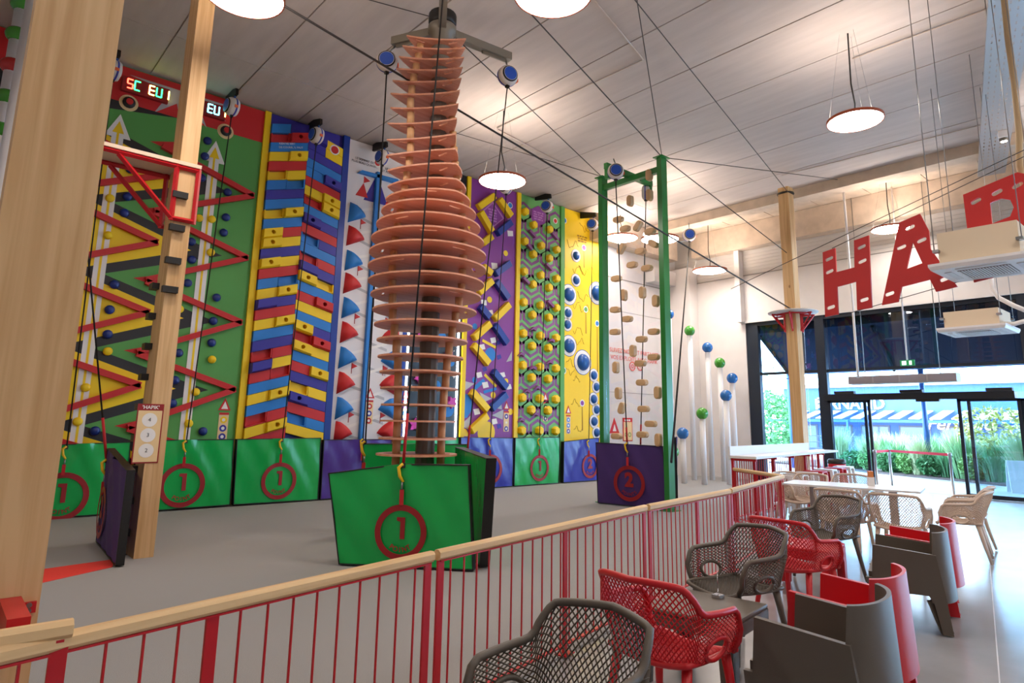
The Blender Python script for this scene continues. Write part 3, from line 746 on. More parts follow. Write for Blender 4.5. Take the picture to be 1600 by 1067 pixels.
wp([(x - .1, z - .14), (x + .06, z - .14), (x - .02, z + .06)], -.007, .003).build('sign_symbol', P['offwhite'], ws)

# ================================================================== PILLARS
# thick pillar just behind the railing
yp1 = 3.05
xr = onY(110, 600, yp1)[0]; xl = onY(28, 170, yp1)[0]
t = thing('wooden_pillar', 'thick pale spruce pillar beside the end of the wooden handrail', 'pillar', ((xl + xr) / 2, yp1 + .12, 0))
mb = MB(); mb.bx((-(xr - xl) / 2, -.12, 0), ((xr - xl) / 2, .12, ZC)); mb.build('shaft', M_pillar, t)
PIL1 = (xl, xr)
# slim pillar with climbing grips
bx0 = onZ(209, 874)[0]; bx1 = onZ(238, 869)[0]; by = onZ(222, 872)[1]; by1 = by + .42
t = thing('wooden_pillar', 'slim wooden pillar with black grips and a small red platform', 'pillar', ((bx0 + bx1) / 2, (by + by1) / 2, 0)); P2 = t
w2, d2 = (bx1 - bx0) / 2, (by1 - by) / 2
mb = MB(); mb.bx((-w2, -d2, 0), (w2, d2, ZC)); mb.build('shaft', M_pillar, t)
pc = np.array([(bx0 + bx1) / 2, (by + by1) / 2, 0])
for (u, v) in [(280, 306), (275, 357), (269, 408), (264, 453)]:
    p = onY(u, v, by) - pc; mb = MB(); mb.box((p[0], -d2 - .035, p[2]), (.17, .07, .075)); mb.build('grip', M_black, t)
    for dx in (-.055, 0, .055):
        mb = MB(); mb.box((p[0] + dx, -d2 - .071, p[2]), (.012, .006, .012))
for (u, v) in [(237, 451), (231, 497), (226, 543), (220, 590), (214, 636), (208, 684), (203, 731), (199, 780), (191, 828), (190, 870)]:
    p = onX(u, v, bx0 - .03) - pc; mb = MB(); mb.box((-w2 - .04, min(d2 - .06, max(-d2 + .06, p[1])), p[2]), (.08, .16, .075)); mb.build('grip', M_black, t)
# platform bracket around the slim pillar
q = lambda u, v: onY(u, v, by - .03) - pc
pa, pb = q(305, 262), q(175, 228)
zt_ = q(300, 262)[2]
mb = MB(); mb.bx((-1.02, -d2 - .06, zt_), (w2 + .04, d2 + .06, zt_ + .045)); pf = mb.build('platform', mat('birch_ply', (232, 206, 180), .5), t)
zb_ = zt_ - .68
for y in (-d2 - .03, d2 + .03):
    for a, b in [((-.95, y, zt_ - .03), (w2 + .02, y, zt_ - .03)), ((-.75, y, zt_ - .05), (-w2 - .03, y, zb_)), ((-w2 - .03, y, zt_), (-w2 - .03, y, zb_ - .03)), ((w2 + .02, y, zt_), (w2 + .02, y, zb_ - .03)), ((-w2 - .03, y, zb_), (w2 + .02, y, zb_))]:
        mb = MB(); mb.tube([a, b], .03, 4, smooth=False); mb.build('bracket_bar', M_redp, t)
p = onY(231, 677, by) - pc
mb = MB(); mb.bx((p[0] - .135, -d2 - .008, p[2] - .33), (p[0] + .135, -d2, p[2] + .33)); ps = mb.build('poster', P['darkred'], t)
mb = MB(); mb.bx((p[0] - .122, -d2 - .010, p[2] - .315), (p[0] + .122, -d2 - .008, p[2] + .255)); mb.build('poster_sheet', P['cream'], ps)
for i, ch in enumerate('432'):
    zz = p[2] + .15 - i * .17; xx = p[0]
    mb = MB(); mb.prism([(xx + a, -d2 - .010, zz + b) for a, b in ngon(.078, 20)], (0, -.002, 0)); mb.build('poster_disc', P['offwhite'], ps)
    put('poster_digit', text_mesh(ch, P['black'], .06, .0005), ps, frame((xx, -d2 - .0135, zz), (1, 0, 0), (0, 0, 1), (0, -1, 0)))
put('poster_title', text_mesh("'HAPIK'", P['offwhite'], .055, .0005, 0, .001), ps, frame((p[0], -d2 - .010, p[2] + .29), (1, 0, 0), (0, 0, 1), (0, -1, 0)))

# right wooden post with a round seat ring
xb, yb = 17.35, 8.2
XP, YP = 13.2, 6.32
_d = ray(1252, 702); XP, YP = 14.9, 14.9 * _d[1] / _d[0]
pz = min(ZC, over((XP, YP), 1240, 293))
wpst = thing('wooden_post', 'round wooden post by the glazed wall carrying a red braced ring', 'post', (XP, YP, 0))
r_ = .5 * 24 / F_PX * math.hypot(XP, YP) * .98
mb = MB(); mb.lathe([(r_, 0), (r_, pz)], 4, Matrix.Rotation(PI / 4, 4, 'Z'), smooth=False); mb.v = [(x * .95, y * .95, z) for x, y, z in mb.v]; mb.build('shaft', M_pillar, wpst)
zr_ = over((XP, YP), 1248, 489)
mb = MB(); mb.lathe([(r_, zr_), (.55, zr_), (.56, zr_ + .02), (.55, zr_ + .03), (r_, zr_ + .03)], 36); mb.build('ring_board', mat('ring_white', (216, 213, 211), .5), wpst)
for k in range(6):
    a = k * PI / 3 + .3; c, s = math.cos(a), math.sin(a)
    for A_, B_ in [((c * r_, s * r_, zr_ - .04), (c * .5, s * .5, zr_ - .04)), ((c * .48, s * .48, zr_ - .05), (c * r_, s * r_, zr_ - .42)), ((c * r_ * 1.1, s * r_ * 1.1, zr_), (c * r_ * 1.1, s * r_ * 1.1, zr_ - .45))]:
        mb = MB(); mb.tube([A_, B_], .022, 4, smooth=False); mb.build('ring_brace', M_redp, wpst)
for k in range(6):
    a, b = k * PI / 3 + .3, (k + 1) * PI / 3 + .3
    mb = MB(); mb.tube([(.4 * math.cos(a), .4 * math.sin(a), zr_ - .04), (.4 * math.cos(b), .4 * math.sin(b), zr_ - .04)], .018, 4); mb.build('ring_brace', M_redp, wpst)
mb = MB(); mb.lathe([(r_ * 1.04, pz - .16), (r_ * 1.04, pz - .13)], 12); mb.build('cable_clamp', M_black, wpst)

# ================================================================== MATS
def mat_quad(label, bl, br, tr_, tl, vinyl, digit=None, ring=None, ring_r=.32, group='hanging gate mats', thick=.1, word='POINT', mid=None, rot=0.):
    """bl.. are 3D corners of the face toward the hall"""
    bl, br, tr_, tl = [np.array(p, float) for p in (bl, br, tr_, tl)]
    org = np.array([(bl[0] + br[0]) / 2, (bl[1] + br[1]) / 2, 0.])
    ex = br - bl; ex = ex / np.linalg.norm(ex); ez0 = (tl + tr_ - bl - br); n = np.cross(ex, ez0); n = n / np.linalg.norm(n); ez = np.cross(n, ex)
    # n points toward the hall when bl->br runs left to right as seen
    t = thing('gate_mat', label, 'mat', org, group=group)
    c4 = [p - org for p in (bl, br, tr_, tl)]
    def face(u, v, o=0.):
        a = c4[0] * (1 - u) + c4[1] * u; b = c4[3] * (1 - u) + c4[2] * u
        p = a * (1 - v) + b * v
        if mid: p = p + np.array([0, 0, mid * v * (1 - abs(2 * u - 1))])
        return p + n * o
    mb = MB(); N = 26
    puff = lambda u, v: .012 * math.sin(PI * u) * math.sin(PI * v) + .02 * math.exp(-((u - .5 - (1 - v) * .35) * 12) ** 2) * v + .02 * math.exp(-((u - .5 + (1 - v) * .42) * 12) ** 2) * v + .006 * math.sin(u * 23 + v * 9)
    mb.grid(lambda u, v: face(u, v, puff(u, v)), N, N)
    mb.grid(lambda u, v: face(1 - u, v, -thick), 6, 6)
    mb.build('mat_body', vinyl, t)
    for (a, b) in (((0, 0), (1, 0)), ((1, 0), (1, 1)), ((1, 1), (.5, 1)), ((.5, 1), (0, 1)), ((0, 1), (0, 0))):
        A0, B0 = face(*a), face(*b); mb = MB()
        q4 = [A0 + n * .008, B0 + n * .008, B0 - n * (thick + .004), A0 - n * (thick + .004)]
        cc = (c4[0] + c4[1] + c4[2] + c4[3]) / 4; d = cc - (A0 + B0) / 2; d = d / np.linalg.norm(d)
        mb.prism(q4, d * .014); mb.build('mat_edging', M_black, t)
    if ring is not None:
        p0 = np.array(ring) - org; off = .03
        p0 = p0 + n * (off - np.dot(p0 - c4[0], n))
        me = shape2d(ngon(ring_r, 36), [ngon(ring_r * .78, 36)], .003, P['darkred'])
        Mx = frame(p0, ex, ez, n) @ Matrix.Rotation(rot, 4, 'Z'); put('printed_ring', me, t, Mx)
        if digit == '1':
            g = ring_r; put('printed_digit', shape2d([(-.02 * g, -.36 * g), (.16 * g, -.36 * g), (.16 * g, .42 * g), (-.16 * g, .42 * g), (-.16 * g, .30 * g), (-.02 * g, .26 * g)], [], .003, P['darkred']), t, Mx @ TR(0, g * .12, 0))
        elif digit: put('printed_digit', text_mesh(digit, P['darkred'], ring_r * 1.05, .001, 0, .018), t, Mx @ TR(0, ring_r * .16, 0))
        for i, ch in enumerate(word):
            a = -PI / 2 + (i - (len(word) - 1) / 2) * .28
            M = Mx @ TR(ring_r * .62 * math.cos(a), ring_r * .62 * math.sin(a), 0) @ Matrix.Rotation(a + PI / 2, 4, 'Z')
            put('printed_word', text_mesh(ch, P['darkred'], ring_r * .25, .001, 0, .0015), t, M)
    return t
YMAT = 12.25
def wmat(label, tl, tr_, br, bl, vinyl, **k):
    f = lambda p: onY(p[0], p[1], YMAT)
    c = [f(bl), f(br), f(tr_), f(tl)]
    for i in (0, 1): c[i][2] = max(0.015, min(c[i][2], .03))
    if 'ring' in k: k['ring'] = f(k['ring'])
    return mat_quad(label, *c, vinyl, **k)
wmat('green gate mat under the zigzag panel, next to the thick pillar', (57, 696), (205, 690), (194, 803), (42, 813), M_matg, digit='1', ring=(95, 776), ring_r=.36)
wmat('green gate mat under the zigzag panel, right of the slim pillar', (214, 688), (366, 686), (360, 789), (206, 801), M_matg, digit='1', ring=(284, 758), ring_r=.36)
wmat('green gate mat under the toy-brick panel', (370, 686), (502, 684), (497, 782), (364, 789), M_matg, digit='1', ring=(435, 751), ring_r=.33)
wmat('dark purple gate mat under the white mountain panel', (506, 687), (612, 686), (609, 774), (500, 782), M_matp)
wmat('green gate mat under the dark space panel', (626, 685), (717, 683), (715, 766), (621, 772), M_matg)
wmat('blue violet gate mat under the purple beam panel', (720, 683), (802, 684), (801, 761), (717, 766), M_matb, digit='2', ring=(766, 733), ring_r=.34, word='POINTS')
wmat('bright green gate mat under the honeycomb panel', (805, 684), (875, 683), (873, 756), (803, 761), M_matg, digit='1', ring=(842, 731), ring_r=.32)
wmat('blue gate mat under the yellow dome panel', (881, 690), (936, 684), (936, 751), (880, 755), M_matb, digit='2', ring=(921, 728), ring_r=.32, word='POINTS')
# tower mats
TX, TY = 4.75, 7.1
fl_, fr_ = onZ(529, 884), onZ(740, 894)
f_ = lambda u, v: on_vplane(fl_, fr_, u, v)
mat_quad('green gate mat across the front of the plywood disc tower', fl_ + [0, 0, .015], fr_ + [0, 0, .015], f_(733, 726), f_(513, 739), M_matg, digit='1', ring=f_(627, 831), ring_r=.285, mid=.05, group='tower gate mats')
FRONTCLIP = f_(630, 727)
nr = onZ(747, 889); farr = np.array([5.38, 7.3, 0.])
g_ = lambda u, v: on_vplane(nr, farr, u, v)
mat_quad('green gate mat on the side of the disc tower facing the green frame', farr + [0, 0, .015], nr + [0.03, 0, .015], g_(761, 716), farr + [0, 0, 1.2], M_matg, group='tower gate mats')
bl_ = onY(566, 713, 8.45); bl_[2] = .015; br_ = np.array([5.95, 7.75, .015])
mat_quad('green gate mat behind the disc tower toward the climbing wall', bl_, br_, br_ + [0, 0, 1.2], bl_ + [0, 0, 1.2], M_matg, group='tower gate mats')
# frame mats
a_, b_ = onZ(934, 787), onZ(1043, 798)
h_ = lambda u, v: on_vplane(a_, b_, u, v)
mat_quad('dark purple gate mat in front of the green steel frame', a_ + [0, 0, .015], b_ + [0, 0, .015], h_(1036, 697), h_(931, 691), M_matd, digit='2', ring=h_(984, 755), ring_r=.33, word='POINTS', group='frame gate mats')
FRAMECLIP = h_(980, 693)
a2 = onZ(1049, 795) + [.35, .1, 0]; b2 = a2 + np.array([.95, .70, 0])
mat_quad('dark purple gate mat on the far side of the green steel frame', a2 + [0, 0, .015], b2 + [0, 0, .015], b2 + [0, 0, 1.3], a2 + [0, 0, 1.3], M_matd, group='frame gate mats')
# pillar mat, seen nearly edge on
m0, m1 = onZ(150, 848), onZ(181, 887)
k_ = lambda u, v: on_vplane(m0, m1, u, v)
mat_quad('purple gate mat hanging beside the slim wooden pillar', m0 + [0, 0, .015], m1 + [0, 0, .015], m1 + [0, 0, over(m1, 181, 735)], m0 + [0, 0, over(m0, 166, 700)], M_matd, digit='2', ring=k_(162, 800), ring_r=.3, word='POINTS', thick=.07, group='pillar gate mats')
PILCLIP = m0 + [0, 0, over(m0, 162, 720)]

# ================================================================== PLYWOOD DISC TOWER
tw = thing('climbing_tower', 'tall climbing tower of stacked salmon plywood discs on a grey steel tube', 'climbing tower', (TX, TY, 0))
vd = np.array([TX, TY]) / math.hypot(TX, TY); lat = np.array([-vd[1], vd[0]])   # toward the left in the picture
def tw_hit(u, v):
    d = ray(u, v); t_ = math.hypot(TX, TY) / np.dot(d[:2], vd); p = EYEP + d * t_
    return float(np.dot(p[:2] - np.array([TX, TY]), lat)), float(p[2])
Lt = [(635, 72), (629, 87), (624, 103), (620, 120), (615, 138), (612, 157), (612, 178), (608, 201), (607, 225), (607, 248), (607, 271), (606, 292), (602, 311), (594, 330), (586, 351), (578, 373), (575, 394), (573, 416), (573, 439), (577, 460), (580, 484), (582, 507), (586, 531), (587, 557), (590, 581), (591, 606), (592, 632), (590, 657), (588, 684), (584, 709)]
Rt = [(727, 83), (722, 170), (720, 225), (724, 258), (736, 316), (743, 338), (749, 359), (754, 378), (758, 397), (759, 415), (758, 433), (754, 453), (749, 474), (742, 494), (737, 512), (730, 532), (722.5, 553), (720, 572), (716, 593), (712, 614), (708, 635), (709, 656), (710.5, 678), (712, 700)]
LH = [tw_hit(*p) for p in Lt]; RH = [tw_hit(*p) for p in Rt]
zs = [h[1] for h in LH]
rz = np.array(sorted([(h[1], -h[0]) for h in RH]))
phi = math.atan2(-vd[1], -vd[0])
plates = []
for i, (l, z) in enumerate(LH):
    r = float(np.interp(z, rz[:, 0], rz[:, 1])); half = (abs(l) + r) / 2; offl = (l - r) / 2
    k = float(np.interp(z, [0, 4.25, 4.75, 5.3, 7], [0.02, .02, .28, .55, .6]))
    R_ = half / (1 - .13 * min(1, k / .5))
    cx_, cy_ = lat * offl * .8 - vd * (.07 if k > .3 else 0.)
    w_ = min(1., k / .55); tw_a = -float(np.interp(z, [4.4, 6.2, 7], [.5, .2, 0]))
    tips = [phi - 1.08 + tw_a, phi + 1.08 + tw_a, phi + PI + tw_a]
    R_ = half / (1 - .10 * w_)
    pts = []
    for q_ in range(3):
        a0_, a1_ = tips[q_], tips[(q_ + 1) % 3]
        while a1_ < a0_: a1_ += 2 * PI
        am = (a0_ + a1_) / 2; T0, T1 = np.array([math.cos(a0_), math.sin(a0_)]) * R_, np.array([math.cos(a1_), math.sin(a1_)]) * R_
        ctl = np.array([math.cos(am), math.sin(am)]) * R_ * (.27 if q_ == 0 else .75)
        for t_ in np.linspace(0, 1, 18)[:-1]:
            pb = T0 * (1 - t_) ** 2 + ctl * 2 * t_ * (1 - t_) + T1 * t_ ** 2
            an = a0_ + (a1_ - a0_) * t_; pc0 = np.array([math.cos(an), math.sin(an)]) * R_
            q2 = pb * w_ + pc0 * (1 - w_); pts.append((q2[0], q2[1]))
    holes = []
    for q_ in range(3):
        a = (tips[q_] if k > .15 else phi + q_ * 2 * PI / 3 + (i % 3) * .7)
        rr = R_ * (.55 if k > .15 else .78)
        holes.append(slot(rr * math.cos(a), rr * math.sin(a), min(.24, R_ * .3), .036, a + (0 if k > .15 else PI / 2)))
    me = shape2d(pts, holes, .022, M_plate)
    put('plywood_disc', me, tw, TR(cx_, cy_, z)); plates.append((cx_, cy_, z, R_, k))
dLx = [(655, 85), (645, 130), (640, 160), (640, 250), (628, 320), (616, 380), (611, 430), (612, 500), (620, 560), (621, 600), (619, 680)]
dRx = [(712, 95), (706, 190), (712, 270), (722, 340), (726, 400), (722, 460), (708, 520), (700, 560), (697, 600), (692, 640), (690, 700)]
dl = np.array(sorted([(tw_hit(*p)[1], tw_hit(*p)[0]) for p in dLx])); dr = np.array(sorted([(tw_hit(*p)[1], tw_hit(*p)[0]) for p in dRx]))
allz = zs + [.06]
for i in range(len(zs)):
    za, zb = allz[i] - .011, allz[i + 1] + .011; zm = (za + zb) / 2
    ll = float(np.interp(zm, dl[:, 0], dl[:, 1])); rl = float(np.interp(zm, dr[:, 0], dr[:, 1]))
    spots = [(lat * ll * .96 - vd * abs(ll) * .28, .05), (lat * rl * .96 - vd * abs(rl) * .28, .05), (vd * (plates[i][3] * .5), .05)]
    for s_, rr in spots:
        mb = MB(); mb.lathe([(rr, zb), (rr, za)], 14, TR(s_[0], s_[1], 0)); mb.build('spacer', M_dowel, tw)
zt0 = tw_hit(690, 45)[1]; ztop = tw_hit(692, 12)[1]
mb = MB(); mb.lathe([(.12, 0), (.12, 6.2)], 10, smooth=False); mb.build('tube', M_pole, tw)
M_arm = mat('grey_arm', (122, 116, 104), .45, .1)
mb = MB(); mb.lathe([(.125, 6.0), (.125, zt0 - .6), (.15, zt0 - .58), (.15, zt0 - .1), (.20, zt0 - .08), (.20, zt0 + .02), (.13, zt0 + .04)], 20); mb.build('tube_head', M_arm, tw)
mb = MB(); mb.lathe([(.19, zt0 + .04), (.2, zt0 + .08), (.2, zt0 + .2), (.19, zt0 + .22)], 20); mb.build('head_cap', M_black, tw)
mb = MB(); mb.lathe([(.35, 0), (.35, .02)], 24); mb.build('base_plate', M_pole, tw)
ARMS = {}
for nm, (u, v) in dict(left=(614, 66), right=(797, 90)).items():
    p_e = onZ(u, v, zt0 - .03); end = p_e[:2] - np.array([TX, TY])
    a = math.atan2(end[1], end[0]); L = math.hypot(*end)
    mb = MB(); mb.box((math.cos(a) * (L / 2 + .08), math.sin(a) * (L / 2 + .08), zt0 - .03), (L - .16, .11, .12), a); mb.build('arm', M_arm, tw)
    mb = MB(); mb.box((math.cos(a) * (L * .75), math.sin(a) * (L * .75), zt0 - .11), (L * .35, .03, .05), a); mb.build('arm_web', M_arm, tw)
    ARMS[nm] = np.array([TX + end[0] * .93, TY + end[1] * .93, zt0 - .1])
fend = -vd * .95
mb = MB(); a = math.atan2(fend[1], fend[0]); mb.box((fend[0] * .55, fend[1] * .55, zt0 - .03), (.8, .11, .12), a); mb.build('arm', M_arm, tw)
ARMS['front'] = np.array([TX + fend[0], TY + fend[1], zt0 - .1])

# ================================================================== AUTO BELAYS
M_cream = mat('belay_shell', (222, 212, 204), .4); M_bluelab = mat('belay_label', (30, 84, 190), .35); M_violet = mat('belay_band', (60, 70, 170), .4)
M_web = mat('webbing_black', (22, 20, 22), .8); M_webr = mat('webbing_red', (186, 24, 34), .7); M_clip = mat('clip_yellow', (240, 196, 30), .4)
def belay(label, pos, face, clip, bracket=None, r=.16, w=.17, red_from=.0, clip_parts=True, wr=.011):
    """drum with its axis along `face` (unit, horizontal); webbing runs to clip"""
    pos = np.array(pos, float); f = np.array([face[0], face[1], 0.]); f /= np.linalg.norm(f)
    t = thing('auto_belay', label, 'auto belay', (pos[0], pos[1], pos[2]), group='auto belays')
    s = np.array([-f[1], f[0], 0]); M = frame((0, 0, 0), s, np.array([0, 0, 1.]), f)
    mb = MB(); mb.lathe([(r * .55, -w / 2), (r * .92, -w / 2 + .02), (r, -w / 4), (r, w / 4), (r * .92, w / 2 - .02), (r * .8, w / 2)], 24, M); mb.build('housing', M_cream, t)
    mb = MB(); mb.lathe([(r * 1.01, -.035), (r * 1.03, -.03), (r * 1.03, -.01), (r * 1.01, -.005)], 24, M, cap=False); mb.build('band', M_violet, t)
    mb = MB(); mb.lathe([(r * .8, w / 2 - .005), (r * .8, w / 2 + .012), (r * .72, w / 2 + .02)], 22, M); h = mb.build('face_ring', M_black, t)
    mb = MB(); mb.lathe([(r * .66, w / 2 + .018), (r * .66, w / 2 + .024)], 22, M); mb.build('face_label', M_bluelab, h)
    mb = MB(); mb.lathe([(r * .69, w / 2 + .017), (r * .69, w / 2 + .0215)], 22, M); mb.build('label_rim', P['offwhite'], h)
    mb = MB(); mb.box((0, 0, -r - .015), (.05, .05, .04)); mb.build('nozzle', M_black, t)
    mb = MB(); p = s * r * 1.02; mb.box(p + np.array([0, 0, -.04]), (.02, .06, .05), math.atan2(p[1], p[0])); mb.build('rating_tag', mat('orange_tag', (240, 110, 60), .5), t)
    if bracket is not None:
        for b in bracket:
            bb = np.array(b, float) - pos
            mb = MB(); mb.tube([(0, 0, r * .9), (bb[0], bb[1], bb[2])], .014, 6); mb.build('hanger', M_steel if len(bracket) < 3 else M_black, t)
    if clip is not None:
        c = np.array(clip, float) - pos; st = np.array([0, 0, -r - .03])
        cut = st + (c - st) * (1 - red_from)
        mb = MB(); mb.tube([st, cut], wr, 5); mb.build('webbing', M_web, t)
        if red_from > 0:
            mb = MB(); mb.tube([cut, c], wr * 1.6, 5); mb.build('webbing_end', M_webr, t)
        if clip_parts:
            g = c; off = np.array([-vdc[0], -vdc[1], 0]) * .05
            mb = MB(); mb.tube([g + off + [0, 0, .02], g + off + [.045 * latc[0], .045 * latc[1], -.02], g + off + [.03 * latc[0], .03 * latc[1], -.11], g + off + [-.01 * latc[0], -.01 * latc[1], -.17]], [.018, .02, .02, .014], 6); mb.build('clip_handle', M_clip, t)
            mb = MB(); mb.tube([g + off + [0, 0, -.17], g + off + [0, 0, -.25]], .012, 6); mb.build('carabiner', M_steel, t)
            mb = MB(); mb.box(g + off + [0, 0, -.33], (.045, .012, .16), math.atan2(latc[1], latc[0])); mb.build('mat_strap', M_webr, t)
            mb = MB(); mb.box(g + off * .8, (.04, .03, .05)); mb.build('swivel', M_black, t)
    return t
def set_dirs(x, y):
    global vdc, latc
    vdc = np.array([x, y]) / math.hypot(x, y); latc = np.array([-vdc[1], vdc[0]])
def wall_belay(label, u, v, cu, cv, face=(-1, -.12), r=.17, w=.2):
    p = onY(u, v, 12.05); c = onY(cu, cv, YMAT - .03); set_dirs(c[0], c[1])
    b = belay(label, p, face, c, None, r=r, w=w)
    # wall bracket
    mb = MB(); mb.prism([(0, .49, .5), (0, -.10, .34), (0, -.12, .22), (0, .0, .22), (0, .49, .30)], (.05, 0, 0)); mb.build('wall_bracket', M_black, b)
    mb = MB(); mb.tube([(.025, -.02, .24), (.025, 0, r * .9)], .018, 6); mb.build('hanger', mat('blue_sling', (40, 90, 170), .6), b)
    return b
wall_belay('auto belay above the zigzag panel beside the score display', 363, 167, 291, 690)
wall_belay('auto belay above the toy-brick panel', 495, 212, 441, 688)
wall_belay('auto belay above the white mountain panel', 598, 246, 567, 687)
wall_belay('auto belay above the purple beam panel behind a pendant lamp', 791, 293, 766, 686)
wall_belay('auto belay above the honeycomb panel', 855, 323, 843, 686, (-1, -.45))
wall_belay('auto belay above the yellow dome panel', 926, 351, 920, 689, (-1, -.45))
set_dirs(TX, TY)
def at_tower(u, v, d): l, z = tw_hit(u, v); return np.array([TX + lat[0] * l - vd[0] * d, TY + lat[1] * l - vd[1] * d, z])
pL = np.array([*ARMS['left'][:2], over(ARMS['left'], 605, 97)]); pL[:2] = onZ(605, 97, pL[2])[:2]
belay('auto belay hanging from the tower arm nearest the zigzag panel', pL, (-.55, -.8), np.array([pL[0], pL[1], 1.25]), [ARMS['left']], r=.155)
pR = np.array([*ARMS['right'][:2], over(ARMS['right'], 793, 119)]); pR[:2] = onZ(793, 119, pR[2])[:2]
belay('auto belay hanging from the tower arm reaching toward the green frame', pR, (-.25, -1), at_tower(733, 712, -.45), [ARMS['right']], r=.155, red_from=.07, wr=.009)
pF = ARMS['front'] + np.array([0, 0, -.24]); pF = at_tower(693, 8, .95)
belay('auto belay at the top of the tower on the arm above the front mat', pF, (-.9, .3), FRONTCLIP, [ARMS['front'] + np.array([0, 0, .05])], r=.15, red_from=.09, wr=.011)
belay_pil = None
set_dirs(PILCLIP[0], PILCLIP[1])
pq = onY(128, 150, PILCLIP[1] + .1)
belay('auto belay high behind the thick pillar serving the slim pillar mat', onY(112, 60, PILCLIP[1] + .2), (-1, -.3), PILCLIP, [np.array([*onY(112, 60, PILCLIP[1] + .2)[:2], ZC])], red_from=.1)
set_dirs(*onY(104, 698, YMAT)[:2])
wall_belay('auto belay above the zigzag panel hidden by the thick pillar', 178, 110, 104, 699)

# ================================================================== GREEN FRAME WITH CLEAR SHEET
fA = onZ(945, 787); fB = onZ(1047, 799)
fA = np.array([10.3, 8.92, 0]); fB = np.array([10.3, 7.37, 0])
ZF = over(fB, 1031, 248)
gf = thing('climbing_gantry', 'green steel climbing frame holding a clear sheet with wooden holds', 'climbing frame', (10.3, 8.15, 0))
for p, nm in ((fA, 'a'), (fB, 'b')):
    y = p[1] - 8.15
    for dx in (-.07, .07):
        pass
    mb = MB(); mb.bx((-.09, y - .055, 0), (.09, y + .055, ZF)); mb.build('post', M_gpost, gf)
    mb = MB(); mb.bx((-.14, y - .11, ZF), (.14, y + .11, ZF + .02)); mb.build('cap_plate', M_gpost, gf)
    mb = MB(); mb.bx((-.16, y - .12, 0), (.16, y + .12, .015)); mb.build('foot_plate', M_gpost, gf)
mb = MB(); mb.bx((-.05, -.73, ZF - .28), (.05, .72, ZF - .16)); mb.build('crossbar', M_gpost, gf)
mb = MB(); mb.bx((-.75, .0, ZF - .18), (.75, .09, ZF - .06)); mb.build('belay_arm', M_gpost, gf)
for x in (-.7, .7):
    mb = MB(); mb.bx((x - .03, .0, ZF - .38), (x + .03, .09, ZF - .18)); mb.build('arm_lug', M_gpost, gf)
mb = MB(); mb.bx((-.006, -.72, .3), (.006, .71, ZF - .3)); mb.build('clear_sheet', M_acry, gf)
def frame_hold(u, v, rot):
    p = onX(u, v, 10.3 - .06) - np.array([10.3, 8.15, 0])
    me = HOLDME; M = frame(p, (0, -1, 0), (0, 0, 1), (-1, 0, 0)) @ Matrix.Rotation(rot, 4, 'Z'); return put('hold', me, gf, M)
_hm = MB(); o1 = slot(0, 0, .24, .12, 0, 6); n_ = len(o1)
_hm.add([(x, y, -.055) for x, y in o1] + [(x, y, .035) for x, y in o1] + [(x * .9, y * .85, .05) for x, y in o1],
        [(i, (i + 1) % n_, (i + 1) % n_ + n_, i + n_) for i in range(n_)] + [(i + n_, (i + 1) % n_ + n_, (i + 1) % n_ + 2 * n_, i + 2 * n_) for i in range(n_)] + [tuple(range(2 * n_, 3 * n_)), tuple(range(n_ - 1, -1, -1))])
HOLDME = _hm.mesh('hold', M_hold)
f1 = lambda x, y: (920 + x / 3.81, 220 + y / 3.81); f2 = lambda x, y: (920 + x / 3.81, 480 + y / 3.81)
H_ = PI / 2
for (x, y, r) in [(358, 205, H_), (245, 358, H_), (360, 323, H_), (175, 468, 0), (215, 523, 0), (292, 507, .8), (363, 540, 0), (383, 612, -.6), (193, 643, .9), (308, 657, 0), (257, 738, 0), (345, 758, 0), (163, 820, 0), (208, 918, H_), (318, 903, H_), (397, 953, H_), (157, 1005, 0)]:
    frame_hold(*f1(x, y), r)
for (x, y, r) in [(228, 70, 0), (155, 147, 0), (385, 145, 0), (313, 190, 0), (262, 260, H_), (385, 297, 0), (306, 334, 0), (160, 358, H_), (315, 448, 0), (175, 512, H_), (409, 508, H_), (196, 600, 1.2), (325, 605, 0), (368, 694, 0), (165, 768, 0), (318, 758, 0), (413, 790, H_)]:
    frame_hold(*f2(x, y), r)
set_dirs(10.3, 8.15)
pa_ = onX(962, 268, 9.6); belay('auto belay on the near arm of the green steel frame', pa_, (-.7, -.7), FRAMECLIP, [np.array([9.6, 8.19, ZF - .38]), pa_ + [0, .05, .28]], r=.16, red_from=.06, wr=.012)
pb_ = onX(1009, 301, 11.0); belay('auto belay on the far arm of the green steel frame', pb_, (.6, -.75), onX(1001, 695, 11.1), [np.array([11.0, 8.19, ZF - .38])], r=.16, red_from=.08, clip_parts=False, wr=.012)
pc_ = onZ(1077, 367, 7.0); belay('auto belay under the long concrete beam above the ball poles', pc_, (-.7, -.7), onZ(1049, 722, 1.2), [np.array([pc_[0], pc_[1], ZC - .26])], r=.19, clip_parts=False, wr=.012)

